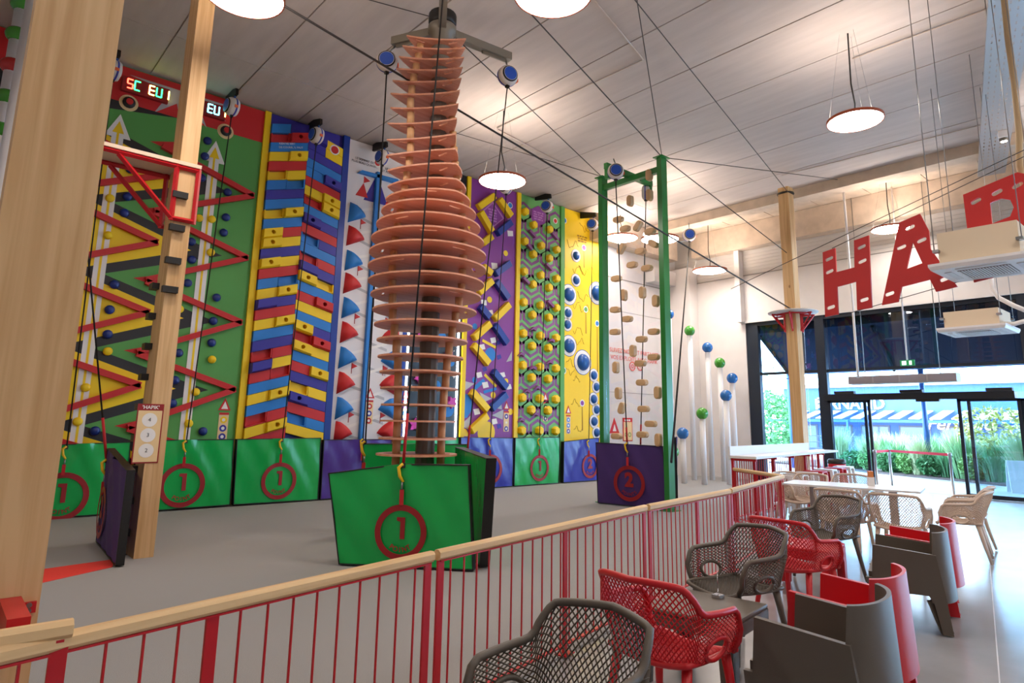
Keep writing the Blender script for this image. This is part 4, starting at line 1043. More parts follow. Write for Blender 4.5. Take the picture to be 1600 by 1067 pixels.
# ================================================================== BALL POLES
def ball_pole(label, u, vb, vt, m, ub=None, rb=.155, zf=None, base=None):
    p = onZ(ub or u, vb) if base is None else np.array(base)
    z = over(p, u, vt)
    t = thing('ball_pole', label, 'pole', (p[0], p[1], 0), group='white ball poles')
    mb = MB(); mb.lathe([(.075, 0), (.075, z - rb * .9)], 14); mb.build('pole', mat('pole_white', (226, 224, 226), .4), t)
    mb = MB(); mb.lathe([(.0, z - rb)] + [(rb * math.sin(a), z - rb * math.cos(a)) for a in np.linspace(.2, PI - .2, 10)] + [(0, z + rb)], 20); mb.build('ball', m, t)
    return t
M_bg = mat('ball_green', (66, 150, 48), .25, coat=.3); M_bb = mat('ball_blue', (24, 102, 178), .25, coat=.3); M_br = mat('ball_red', (190, 34, 34), .25, coat=.3)
ball_pole('tallest white pole with a green ball near the corner column', 1075, 750, 517, M_bg, 1085)
ball_pole('tall white pole with a blue ball by the white side wall', 1106, 750, 543, M_bb, 1113)
ball_pole('white pole topped by a green ball behind two blue ball poles', 1129, 752, 567, M_bg, 1132)
ball_pole('white pole with a blue ball next to the window frame', 1146, 752, 591, M_bb, 1151)
ball_pole('thick looking white pole with a blue ball beside the bar counter end', 1135, 757, 618, M_bb, 1140)
ball_pole('low white pole with a green ball', 1098, 757, 646, M_bg, 1101, .16)
ball_pole('lowest white pole with a blue ball beside the green frame', 1068, 755, 677, M_bb, 1069, .16)
ball_pole('white pole with a blue ball just behind the green frame post', 1048, 750, 491, M_bb, 1052, .15)
ball_pole('stubby pole with a green ball behind the far purple mat', 1053, 762, 706, M_bg, 1053, .15)
# pole with many balls behind the thick pillar
px_, py_ = onY(20, 100, 11)[0], 11.
t = thing('ball_pole', 'white pole strung with green and red balls behind the thick pillar', 'pole', (px_, py_, 0))
mb = MB(); mb.lathe([(.09, 0), (.09, ZC)], 14); mb.build('pole', mat('pole_white', (226, 224, 226), .4), t)
for v, m in ((3, M_bg), (53, M_bg), (104, M_br), (155, M_bg), (208, M_bg), (258, M_br), (330, M_bg), (400, M_br)):
    z = over((px_, py_), 20, v); rb = .15
    mb = MB(); mb.lathe([(.0, z - rb)] + [(rb * math.sin(a), z - rb * .8 * math.cos(a)) for a in np.linspace(.2, PI - .2, 10)] + [(0, z + rb * .8)], 20); mb.build('ball', m, t)
p = onY(50, 40, 10.2); t = thing('white_pole', 'plain white pole directly behind the edge of the thick pillar', 'pole', (p[0], 10.2, 0))
mb = MB(); mb.lathe([(.11, 0), (.11, ZC)], 14); mb.build('pole_shaft', mat('pole_white', (226, 224, 226), .4), t); 

# ================================================================== RAILING
ZR = .86
def railing(label, a, b, nb, posts=(0, 1), z=ZR, group='red and wood railing sections', rail_m=None, ext=(0, 0)):
    a, b = np.array(a, float), np.array(b, float); L = np.linalg.norm(b - a); e = (b - a) / L; ang = math.atan2(e[1], e[0])
    t = thing('railing', label, 'railing', (a[0], a[1], 0), ang, group)
    mb = MB(); h = .055; w = .05; c = .014
    prof = [(-w / 2, -h / 2 + c), (-w / 2 + c, -h / 2), (w / 2 - c, -h / 2), (w / 2, -h / 2 + c), (w / 2, h / 2 - c), (w / 2 - c, h / 2), (-w / 2 + c, h / 2), (-w / 2, h / 2 - c)]
    mb.prism([(-ext[0], y, z - h / 2 + q) for y, q in prof], (L + sum(ext), 0, 0)); mb.build('handrail', rail_m or M_railw, t)
    for f in posts:
        mb = MB(); mb.box((min(max(f * L, .03), L - .03), 0, (z - h) / 2), (.05, .012, z - h)); mb.build('post', M_red, t)
        mb = MB(); mb.box((min(max(f * L, .03), L - .03), 0, .004), (.12, .09, .008)); mb.build('post_foot', M_red, t)
    mb = MB(); mb.box((L / 2, 0, z - h - .005), (L - .04, .03, .008)); mb.build('top_bar', M_red, t)
    mb = MB(); mb.box((L / 2, 0, .06), (L - .04, .03, .01)); mb.build('bottom_bar', M_red, t)
    for i in range(nb):
        x = (i + 1) / (nb + 1) * L
        if any(abs(x - f * L) < .05 for f in posts): continue
        mb = MB(); mb.box((x, 0, (z - h + .06) / 2), (.008, .008, z - h - .06)); mb.build('baluster', M_red, t)
    return t
railing('long railing with wood handrail running past the thick pillar', RAILPTS[0], RAILPTS[2], 29, (.0, .668, 1))
railing('railing with wood handrail in front of the tower mat', (2.16, 3.07), RAILPTS[3], 22, (0, .5, 1))
railing('railing with wood handrail behind the taupe lattice chair', (4.80, 3.67), (6.70, 4.01), 20, (0, .55, 1))
railing('railing with wood handrail leading to the corner by the white table', (6.76, 4.03), RAILPTS[5], 18, (0, .55, 1))
railing('railing turning back from the white table toward the bar counter', (9.37, 4.76), (10.12, 5.95), 14, (0.03, .5, 1))
railing('short railing end clamped to the thick pillar', (-.9, 2.62), onZ(115, 966, .9)[:2], 6, (1,), z=.9)
# red clamp on the pillar
ck = onY(25, 972, yp1 - .1)
t = thing('rail_clamp', 'red steel clamp bolting the handrail to the thick pillar', 'bracket', (ck[0], yp1 - .07, 0))
cl0 = np.array([ck[0], yp1 - .07, 0]); q0, q1 = onY(10, 966, yp1 - .3) - cl0, onY(42, 1003, yp1 - .3) - cl0
mb = MB(); mb.bx((q0[0], -.25, q1[2]), (q1[0], .065, q0[2])); mb.build('clamp_box', M_redp, t)
q0, q1 = onY(-20, 966, yp1) - cl0, onY(57, 938, yp1) - cl0
mb = MB(); mb.bx((q0[0], .055, q0[2]), (q1[0], .0695, q1[2])); pl_ = mb.build('clamp_plate', M_redp, t)
for f_b in (.25, .75):
    mb = MB(); mb.lathe([(.009, 0), (.009, .006)], 8, frame((q1[0] - .022, .055, q0[2] + (q1[2] - q0[2]) * f_b), (1, 0, 0), (0, 0, 1), (0, -1, 0))); mb.build('bolt', M_steel, pl_)

# ================================================================== PENDANT LAMPS
def pendant(label, x, y, z, D, cord=True):
    t = thing('pendant_lamp', label, 'lamp', (x, y, z), group='round pendant lamps')
    r = D / 2
    mb = MB(); mb.lathe([(r * .96, -.012), (r, -.012), (r, .03), (r * .96, .03), (r * .96, -.012)], 40, cap=False, smooth=False); mb.build('rim', M_lampr, t)
    mb = MB(); mb.lathe([(0, -.006), (r * .96, -.006)], 40, cap=False); mb.build('diffuser', M_lampw, t)
    mb = MB(); mb.lathe([(r * .62, .025), (r * .95, .025)], 40, cap=False); mb.build('uplight_ring', M_lampup, t)
    mb = MB(); mb.lathe([(0, .02), (r * .62, .03), (r * .6, .06), (0, .07)], 32); mb.build('driver_cap', M_whitep, t)
    for k in range(3):
        a = k * 2 * PI / 3; mb = MB(); mb.tube([(r * .9 * math.cos(a), r * .9 * math.sin(a), .02), (.12 * math.cos(a), .12 * math.sin(a), ZC - z)], .0018, 4); mb.build('suspension_wire', M_steel, t)
    mb = MB(); mb.tube([(0, 0, .06), (.05, 0, .3), (-.04, 0, .6), (0, 0, ZC - z)], .012, 6); mb.build('cord', M_black, t)
    return t
for label, (u, v), z, D in [
    ('round pendant lamp above the slim pillar, nearest the thick pillar', (381, -8), 6.1, .86), ('round pendant lamp over the tower front, above the railing', (864, -10), 6.1, .86),
    ('round pendant lamp in front of the purple beam panel', (785, 283), 6.15, .93), ('round pendant lamp over the cafe tables beside the cable tray', (1336, 189), 6.15, .80),
    ('round pendant lamp half hidden behind the green frame post', (1031, 374), 6.1, .95), ('round pendant lamp above the ball poles in the corner', (1109, 423), 6.05, 1.0),
    ('round pendant lamp behind the red letter A', (1391, 358), 6.35, .86), ('round pendant lamp seen through the clear climbing sheet', (970, 372), 6.9, 1.0)]:
    p = onZ(u, v, z); pendant(label, p[0], p[1], z, D)
# the same pendants carry on past the frame (they show mirrored in the dark upper glazing)
for key, x, y, lab in [('cafe', 6.0, -.3, 'round pendant lamp over the cafe floor beyond the box armchairs'), ('entrance', 14.9, 1.2, 'round pendant lamp over the floor beside the entrance glazing'),
                       ('counter', 10.8, -1.3, 'round pendant lamp over the open cafe floor past the cable tray'), ('railing', .8, -.8, 'round pendant lamp behind the near end of the railing'),
                       ('rear', 6.0, -4.6, 'round pendant lamp by the wall opposite the climbing panels'), ('play', -2.8, 5.6, 'round pendant lamp over the play floor past the thick pillar')]:
    t = pendant(lab, x, y, 6.2, .86); t.name = 'pendant_lamp_%s_offscreen' % key
    for ch in t.children:
        if ch.name.startswith('diffuser') or ch.name.startswith('uplight'): ch.name = '%s_%s_offscreen' % (ch.name.split('.')[0], key)

# ================================================================== CABLES, CONDUITS, TRAY
def cable(name, label, a, b, r=.008, m=None, sag=0., cat='cable', group='steel bracing wires', mid=None):
    a, b = np.array(a, float), np.array(b, float)
    if name == 'bracing_wire' and a[2] > 6.55 and a[2] < ZC and a[2] - b[2] > .05 and 'from the green' not in label and 'tower head' not in label: a = b + (a - b) * (ZC - .03 - b[2]) / (a[2] - b[2])
    pts = [a + (b - a) * t_ - np.array([0, 0, sag * 4 * t_ * (1 - t_)]) for t_ in np.linspace(0, 1, 9)]
    mb = MB(); mb.tube([p - a for p in pts], r, 6); o = mb.build(name, m or M_steel, None, TR(*a)); return tag(o, label, cat, group)
M_wire = mat('dark_wire', (70, 66, 66), .5, .5)
postr = np.array([XP, YP, 0]); FT = np.array([10.3, 7.37, ZF + .02]); FT2 = np.array([10.3, 8.92, ZF + .02])
cable('bracing_wire', 'thick steel wire passing in front of the tower down to the post ring', onZ(432, 2, 6.6), postr + [-.12, -.05, zr_ + .06], .016, M_wire)
cable('bracing_wire', 'steel wire over the green frame to the wooden post clamp', onZ(782, -30, 7.3), FT + [0, 0, .03], .011, M_wire)
cable('bracing_wire', 'steel wire from the green frame top to the middle of the wooden post', FT + [0, 0, .03], postr + [-.1, 0, over(postr, 1229, 397)], .010, M_wire)
cable('bracing_wire', 'steel wire running under the slabs to the top of the wooden post', onZ(984, -10, 7.45), postr + [-.05, -.1, pz - .15], .009, M_wire)
cable('bracing_wire', 'steep steel wire from the slabs to the green frame cap', onZ(992, -20, 7.55), FT + [.02, 0, .02], .008, M_wire)
cable('bracing_wire', 'steel wire from the tower head to the green frame', at_tower(713, 60, 0), FT2 + [-.05, 0, .03], .009, M_wire)
cable('bracing_wire', 'steel wire from the green frame to the long concrete beam', FT + [0, 0, .01], onZ(1312, 281, ZC - .03), .008, M_wire)
cable('bracing_wire', 'thin steel wire from the slabs past the lamp to the green frame', onZ(720, 210, 7.55), FT2 + [0, 0, .03], .007, M_wire)
cable('bracing_wire', 'thin wire from the tower head toward the zigzag panel', at_tower(680, 28, 0), onZ(570, -2, ZC - .03), .007, M_wire)
M_cond = mat('conduit', (190, 176, 166), .5)
for lab, a, b in [('pale conduit along the slabs ending above a pendant lamp', (924, -5), (1005, 93)), ('pale conduit crossing the slabs toward the purple panel lamp', (1004, 94), (777, 200)), ('pale conduit on the slabs beside the cable tray', (1332, 92), (1560, 8)),
                  ('pale conduit on the slabs parallel to the concrete beam', (1222, 274), (1546, 192)), ('pale conduit from the purple panel lamp to the long beam', (778, 203), (890, 262))]:
    cable('conduit', lab, onZ(*a, ZC - .03), onZ(*b, ZC - .03), .014, M_cond, cat='conduit', group='ceiling conduits')
# perforated cable tray
A_, B_ = onZ(1580, 0, 7.2), onZ(1551, 255, 7.2)
e = (B_ - A_)[:2]; L = np.linalg.norm(e); e = e / L; ang = math.atan2(e[1], e[0])
A2 = A_[:2] - e * 4; L2 = L + 4 + .8
ct = thing('cable_tray', 'perforated galvanised metal cable tray under the slabs', 'cable tray', (A2[0], A2[1], 7.2), ang)
holes = [slot(.25 + i * .2, y, .09, .02) for i in range(int(L2 / .2) - 2) for y in (-.18, -.09, 0, .09, .18)]
me = shape2d([(0, -.25), (L2, -.25), (L2, .25), (0, .25)], holes, .004, mat('galvanised', (184, 185, 188), .35, .6)); put('tray_base', me, ct)
for s_ in (-1, 1):
    mb = MB(); mb.bx((0, s_ * .25 - .004, 0), (L2, s_ * .25 + .004, .06)); mb.build('tray_side', mat('galvanised', (184, 185, 188), .35, .6), ct)
for x in (1.5, 4.5, 7.5, L2 - .5):
    for s_ in (-1, 1):
        mb = MB(); mb.tube([(x, s_ * .24, .05), (x, s_ * .24, ZC - 7.2)], .006, 5); mb.build('tray_hanger', M_steel, ct)
pcm = onZ(1567, 208, 7.17)
t = thing('spotlight', 'small lit spotlight fixed under the cable tray', 'spotlight', (pcm[0], pcm[1], 7.0), ang)
mb = MB(); mb.box((0, 0, .13), (.2, .16, .14)); mb.build('spot_body', M_whitep, t)
mb = MB(); mb.lathe([(.06, .0), (.075, .03), (.075, .06)], 18); mb.build('spot_head', M_pole, t)
mb = MB(); mb.lathe([(.0, -.002), (.055, -.002)], 18); mb.build('spot_lens', emit('spot_lens', (255, 250, 240), 12), t)
# thick flexible duct beside the tray
p0 = [onX(u, v, 9.2) for u, v in [(1567, -20), (1575, 60), (1585, 130), (1592, 200), (1593, 260), (1600, 290), (1625, 330)]]
mb = MB(); mb.tube([p - p0[0] for p in p0], .035, 8); tag(mb.build('cable_bundle', mat('bundle_beige', (196, 170, 130), .7), None, TR(*p0[0])), 'thick beige pipe bundle dropping from the slabs beside the cable tray', 'pipe')

# ================================================================== LETTERS
XLT = 9.0
def letter(ch, label, outer, holes, slots, dots=()):
    cv = lambda p: (lambda h: (-h[1], h[2]))(onX(p[0], p[1], XLT))
    o = [cv(p) for p in outer]; hs = [[cv(p) for p in h] for h in holes]
    cx_, cz_ = np.mean([p[0] for p in o]), min(p[1] for p in o)
    sl = []
    for (u, v, a) in slots: x, z = cv((u, v)); sl.append(slot(x - cx_, z - cz_, .115, .05, a))
    me = shape2d([(x - cx_, z - cz_) for x, z in o], [[(x - cx_, z - cz_) for x, z in h] for h in hs] + sl, .03, M_redb)
    t = thing('sign_letter', label, 'letter', (XLT, -cx_, cz_), group='hanging red board letters')
    put('letter_board', me, t, frame((0, 0, 0), (0, -1, 0), (0, 0, 1), (-1, 0, 0))); return t
k7 = lambda x, y: (1160 + x / 3.557, 240 + y / 3.557)
letter('H', 'red perforated board letter H hung on wires', [k7(*p) for p in [(448, 550), (517, 525), (523, 660), (625, 633), (622, 484), (704, 455), (722, 856), (640, 870), (634, 712), (528, 740), (535, 893), (462, 908)]], [],
       [(*k7(484, 585), .3), (*k7(486, 656), .3), (*k7(494, 854), .2), (*k7(664, 519), .3), (*k7(668, 598), .3), (*k7(679, 812), .2)])
letter('A', 'red perforated board letter A hung on wires', [k7(*p) for p in [(873, 385), (988, 335), (1038, 430), (1047, 530), (1196, 740), (1078, 768), (1044, 700), (888, 740), (868, 824), (777, 842)]],
       [[k7(*p) for p in [(948, 492), (1002, 610), (915, 642)]]], [(*k7(934, 412), .35), (*k7(886, 521), .3), (*k7(998, 482), .3), (*k7(820, 779), .25), (*k7(1128, 697), .3)])
letter('P', 'red perforated board letter P partly behind the larger air unit', [k7(*p) for p in [(1228, 230), (1530, 105), (1640, 130), (1690, 280), (1650, 420), (1560, 470), (1405, 500), (1430, 680), (1288, 716)]],
       [[k7(*p) for p in [(1378, 275), (1440, 250), (1490, 258), (1510, 300), (1490, 350), (1390, 390)]]], [(*k7(1300, 266), .4), (*k7(1417, 217), .4), (*k7(1345, 634), .3), (*k7(1530, 178), .4)])
for lab, a, b in [('thin wire along the tops of the red letters', (1300, 388), (1620, 235)), ('thin wire along the feet of the red letters', (1300, 497), (1620, 405)), ('upper thin wire above the red letters', (1240, 405), (1620, 225))]:
    pa_, pb_ = onX(*a, XLT), onX(*b, XLT)
    ends = pa_ - (pb_ - pa_) * .35 if 'upper' in lab else pa_
    cable('letter_wire', lab, ends, pb_ + (pb_ - pa_) * .3, .005, M_wire, group='letter wires')

# ================================================================== AIR UNITS
def air_unit(label, cx_, cy_, z, s=.9, rz=0., h=.26):
    t = thing('air_conditioner', label, 'air conditioner', (cx_, cy_, z), rz, group='cassette air conditioners')
    mb = MB(); mb.box((0, 0, .05 + h / 2), (s * .8, s * .8, h)); mb.build('casing', mat('ac_casing', (224, 206, 178), .5), t)
    mb = MB(); a = s / 2
    vs = [(-a, -a, .02), (a, -a, .02), (a, a, .02), (-a, a, .02), (-a * .96, -a * .96, -.02), (a * .96, -a * .96, -.02), (a * .96, a * .96, -.02), (-a * .96, a * .96, -.02), (-a, -a, .05), (a, -a, .05), (a, a, .05), (-a, a, .05)]
    mb.add(vs, [(i, (i + 1) % 4, (i + 1) % 4 + 4, i + 4) for i in range(4)] + [(8 + i, 8 + (i + 1) % 4, (i + 1) % 4, i) for i in range(4)] + [(7, 6, 5, 4), (8, 9, 10, 11)]); mb.build('cover', mat('ac_cover', (230, 230, 232), .4), t)
    g = s * .26
    mb = MB(); mb.bx((-g, -g, -.024), (g, g, -.0201)); gr = mb.build('grille', mat('grille_dark', (110, 96, 96), .6), t)
    for i in range(17):
        y = -g + (i + .5) * 2 * g / 17; mb = MB(); mb.bx((-g, y - .006, -.030), (g, y + .006, -.024)); mb.build('grille_slat', mat('ac_cover', (230, 230, 232), .4), gr)
    for k in range(4):
        a_ = k * PI / 2; mb = MB(); mb.box((math.cos(a_) * s * .36, math.sin(a_) * s * .36, -.022), (.07, s * .5, .008), a_); mb.build('air_flap', mat('ac_flap', (208, 208, 210), .4), t)
    for x in (-.36, .36):
        for y in (-.36, .36): mb = MB(); mb.tube([(x * s * 1.2, y * s * 1.2, .2), (x * s * 1.2, y * s * 1.2, ZC - z)], .005, 5); mb.build('hanging_rod', M_steel, t); mb = MB(); mb.box((x * s * 1.18, y * s * 1.15, .2), (.08, .06, .03)); mb.build('rod_lug', M_steel, t)
    return t
za_ = 3.30; c1 = onZ(1449, 421, za_); c2 = onZ(1446, 397, za_)
air_unit('larger looking ceiling cassette air unit in front of the red letters', c1[0] + .45, c1[1] - .47, za_, .92, h=.36)
c1 = onZ(1467, 522, 3.08)
air_unit('smaller looking ceiling cassette air unit in front of the glazing', 12.0 + .42, onX(1467, 520, 12.)[1] - .44, 3.09, .92)
p0 = [onX(u, v, 12.4) for u, v in [(1548, 430), (1550, 450), (1560, 465), (1585, 478), (1620, 492)]]
mb = MB(); mb.tube([p - p0[0] for p in p0], .035, 8); tag(mb.build('drain_pipe', M_whitep, None, TR(*p0[0])), 'white flexible pipe curving behind the smaller air unit', 'pipe')
p0 = [onX(u, v, 12.4) for u, v in [(1564, 506), (1585, 506), (1600, 502), (1630, 500)]]
mb = MB(); mb.tube([p - p0[0] for p in p0], .035, 8); tag(mb.build('drain_pipe', M_whitep, None, TR(*p0[0])), 'white pipe leaving the side of the smaller air unit', 'pipe')
# air curtain over the door
p0, p1 = onX(1332, 595, 17.9), onX(1500, 590, 17.9); zc_ = (p0[2] + p1[2]) / 2
t = thing('air_curtain', 'long grey air curtain heater above the automatic door', 'air curtain', (17.8, (p0[1] + p1[1]) / 2, zc_)); L = p0[1] - p1[1]
mb = MB(); mb.box((0, 0, 0), (.35, L, .2)); mb.build('casing', mat('curtain_grey', (168, 160, 166), .4, .2), t)
for i in range(4):
    mb = MB(); mb.box((-.178, -L / 2 + (i + .5) * L / 4, 0), (.01, L / 4 - .04, .15)); mb.build('intake_panel', mat('curtain_panel', (140, 134, 142), .5), t)
for y in (-L * .35, L * .35): mb = MB(); mb.tube([(0, y, .1), (0, y, ZC - zc_)], .01, 5); mb.build('hanger', M_steel, t)
# exit sign and rods
p = onX(1418, 567, 17.7)
t = thing('exit_sign', 'small green running man exit sign hanging before the glazing', 'exit sign', tuple(p))
mb = MB(); mb.box((0, 0, 0), (.04, .32, .14)); mb.build('sign_box', mat('exit_green', (20, 160, 90), .4), t)
mb = MB(); mb.box((-.022, .07, 0), (.004, .1, .1)); mb.build('sign_arrow', emit('exit_white', (225, 255, 240), 1.2), t)
mb = MB(); mb.box((-.022, -.07, 0), (.004, .06, .1)); mb.build('sign_figure', emit('exit_white', (225, 255, 240), 1.2), t)
mb = MB(); mb.tube([(0, 0, .07), (0, 0, ZC - p[2])], .02, 6); mb.build('sign_rod', M_whitep, t)
b_ = onX(1341, 590, 16.5); cable('conduit_drop', 'white vertical conduit dropping in front of the glazing under letter H', [b_[0], b_[1], ZC - .1], b_, .03, M_whitep, cat='conduit', group='ceiling conduits')

# ================================================================== FURNITURE
def eval_mesh(o):
    dg = bpy.context.evaluated_depsgraph_get(); me = bpy.data.meshes.new_from_object(o.evaluated_get(dg)); return me
def path_s(s):
    """plan of the shell wall: s in -1..1 from the left arm tip round the back to the right arm tip"""
    a = abs(s); sg = -1 if s < 0 else 1
    if a < .38: t = a / .38; x = .245 * t ** 1.0; y = -.255 + .02 * t * t
    elif a < .55: t = (a - .38) / .17; x = .245 + .03 * math.sin(t * PI / 2); y = -.235 + .07 * t
    else: t = (a - .55) / .45; x = .275 + .015 * math.sin(t * PI); y = -.165 + .37 * t
    return sg * x, y
def top_h(s):
    a = abs(s)
    if a < .34: return .81 - .012 * (a / .34) ** 2
    if a < .62: t = (a - .34) / .28; t = t * t * (3 - 2 * t); return .798 - .135 * t
    t = (a - .62) / .38; return .663 - .02 * t - .10 * max(0, (t - .8) / .2) ** 2
def shell(s, v):
    x, y = path_s(s); h = top_h(s); z = .425 + (h - .425) * v
    k = .84 + .16 * min(1, v * 1.6); back = max(0, 1 - abs(s) / .5)
    return (x * k, y * k - .09 * back * (v ** 1.3), z + .012 * (1 - v) ** 2)
def seatp(u, v):
    """u across, v front(0)..back(1)"""
    y0 = .245; y1 = -.21
    y = y0 + (y1 - y0) * v; x = (u - .5) * 2 * (.225 - .0 * v)
    z = .435 - .018 * math.sin(PI * u) - .012 * math.sin(PI * v) - .02 * max(0, 1 - v * 5) ** 2 + .012 * abs(2 * u - 1) ** 3
    return (x, y, z)
def lattice(fn, nu, nv, skip=None):
    """diamond lattice of struts over a parametric surface"""
    mb = MB(); idx = {}
    def vert(i, j):
        if (i, j) not in idx:
            idx[(i, j)] = len(mb.v); mb.v.append(tuple(map(float, fn(i / nu, j / nv))))
        return idx[(i, j)]
    for i in range(nu + 1):
        for j in range(nv + 1):
            if (i + j) % 2: continue
            # diamond centred at odd vertex
    for i in range(0, nu + 1):
        for j in range(0, nv + 1):
            if (i + j) % 2 == 0: continue
            q = [(i - 1, j), (i, j - 1), (i + 1, j), (i, j + 1)]
            q = [(a, b) for a, b in q if 0 <= a <= nu and 0 <= b <= nv]
            if len(q) < 3: continue
            if skip and skip(i / nu, j / nv): continue
            if len(q) == 3: pass
            mb.f.append(tuple(vert(a, b) for a, b in q)); mb.smooth.append(True)
    me = bpy.data.meshes.new('lat'); me.from_pydata(mb.v, [], mb.f); return me
def wire_of(me, th, m):
    o = bpy.data.objects.new('tmp', me); C.objects.link(o)
    w = o.modifiers.new('w', 'WIREFRAME'); w.thickness = th; w.use_even_offset = False; w.use_boundary = True
    r = eval_mesh(o); bpy.data.objects.remove(o); r.materials.clear(); r.materials.append(m); return r
HOLE = lambda u, v: (.07 < (1 - abs(2 * u - 1)) / 2 < .185) and v < .5
LAT = {}
def air_chair(label, x, y, rz, m, group):
    t = thing('lattice_chair', label, 'chair', (x, y, 0), rz, group)
    if m.name not in LAT:
        d = {}
        d['back'] = wire_of(lattice(lambda u, v: shell(2 * u - 1, v), 92, 22, HOLE), .010, m)
        d['seat'] = wire_of(lattice(seatp, 32, 30), .010, m)
        mb = MB(); pts = [shell(s, 1) for s in np.linspace(-1, 1, 49)]
        mb.tube([(.228 * -1, .20, .43)] + [tuple(np.array(shell(-1, .5)) * [1, 1.0, 1])] + pts + [shell(1, .5), (.228, .20, .43)], .017, 8); d['rim'] = mb.mesh('rim', m)
        mb = MB(); mb.tube([seatp(0, v) for v in np.linspace(1, 0, 10)] + [seatp(u, 0) for u in np.linspace(0, 1, 12)] + [seatp(1, v) for v in np.linspace(0, 1, 10)] + [seatp(u, 1) for u in np.linspace(1, 0, 10)], .015, 8); d['seat_rim'] = mb.mesh('seat_rim', m)
        for s_ in (-1, 1):
            mb = MB(); ring = [shell(s_ * (1 - 2 * (.1275 + .06 * math.cos(a))), .25 + .25 * math.sin(a)) for a in np.linspace(0, 2 * PI, 22)]
            mb.tube(ring, .012, 6); d['arm_ring%d' % s_] = mb.mesh('arm_ring', m)
        mb = MB(); mb.tube([(0, 0, .43), (.02, .03, .2), (.035, .055, 0)], [.026, .021, .015], 8); d['legf'] = mb.mesh('leg', m)
        mb = MB(); mb.tube([(0, 0, .43), (.02, -.05, .2), (.035, -.10, 0)], [.026, .021, .015], 8); d['legb'] = mb.mesh('leg', m)
        LAT[m.name] = d
    d = LAT[m.name]
    put('lattice_back', d['back'], t); put('lattice_seat', d['seat'], t); put('rim', d['rim'], t); put('seat_rim', d['seat_rim'], t)
    for s_ in (-1, 1):
        put('arm_ring', d['arm_ring%d' % s_], t)
        for k, yy in (('legf', .18), ('legb', -.17)): put('leg', d[k], t, TR(s_ * .20, yy, 0) @ Matrix.Diagonal((s_, 1, 1, 1)))
    return t
R_ = math.radians
air_chair('taupe lattice armchair with its back to the red lattice chair, next to the railing', 1.86, 1.86, R_(92), M_taupe, 'taupe lattice chairs')
air_chair('red lattice armchair drawn up to the taupe low table', 2.98, 2.15, R_(-88), M_redp, 'red lattice chairs')
air_chair('taupe lattice armchair at the taupe low table facing the red chair', 4.45, 2.64, R_(74), M_taupe, 'taupe lattice chairs')
air_chair('red lattice armchair drawn up to the red low table', 5.5, 2.70, R_(-95), M_redp, 'red lattice chairs')
air_chair('taupe lattice armchair at the red low table, before the white table', 7.2, 3.2, R_(74), M_taupe, 'taupe lattice chairs')
bei = 'beige lattice chairs at the white table'
air_chair('beige lattice armchair with its back to the red box armchair, side of white table', 8.55, 2.93, R_(-84), M_beige, bei)
air_chair('beige lattice armchair behind the taupe chair at the red table', 8.55, 3.55, R_(-88), M_beige, bei)
air_chair('beige lattice armchair at the table end, in front of its twin', 9.65, 2.62, R_(12), M_beige, bei)
air_chair('beige lattice armchair at the table end, nearer the doors', 10.45, 2.78, R_(8), M_beige, bei)
air_chair('beige lattice armchair on the window side of the table near the card holder', onZ(1331, 747, .8)[0] * 1.06 - .25, onZ(1331, 747, .8)[1] * 1.06, R_(92), M_beige, bei)
air_chair('beige lattice armchair on the window side of the table near the stools', onZ(1267, 746, .8)[0] * 1.06 - .25, onZ(1267, 746, .8)[1] * 1.06, R_(86), M_beige, bei)
air_chair('beige lattice armchair between the railing corner and the white table', 10.5, 5.08, R_(160), M_beige, bei)

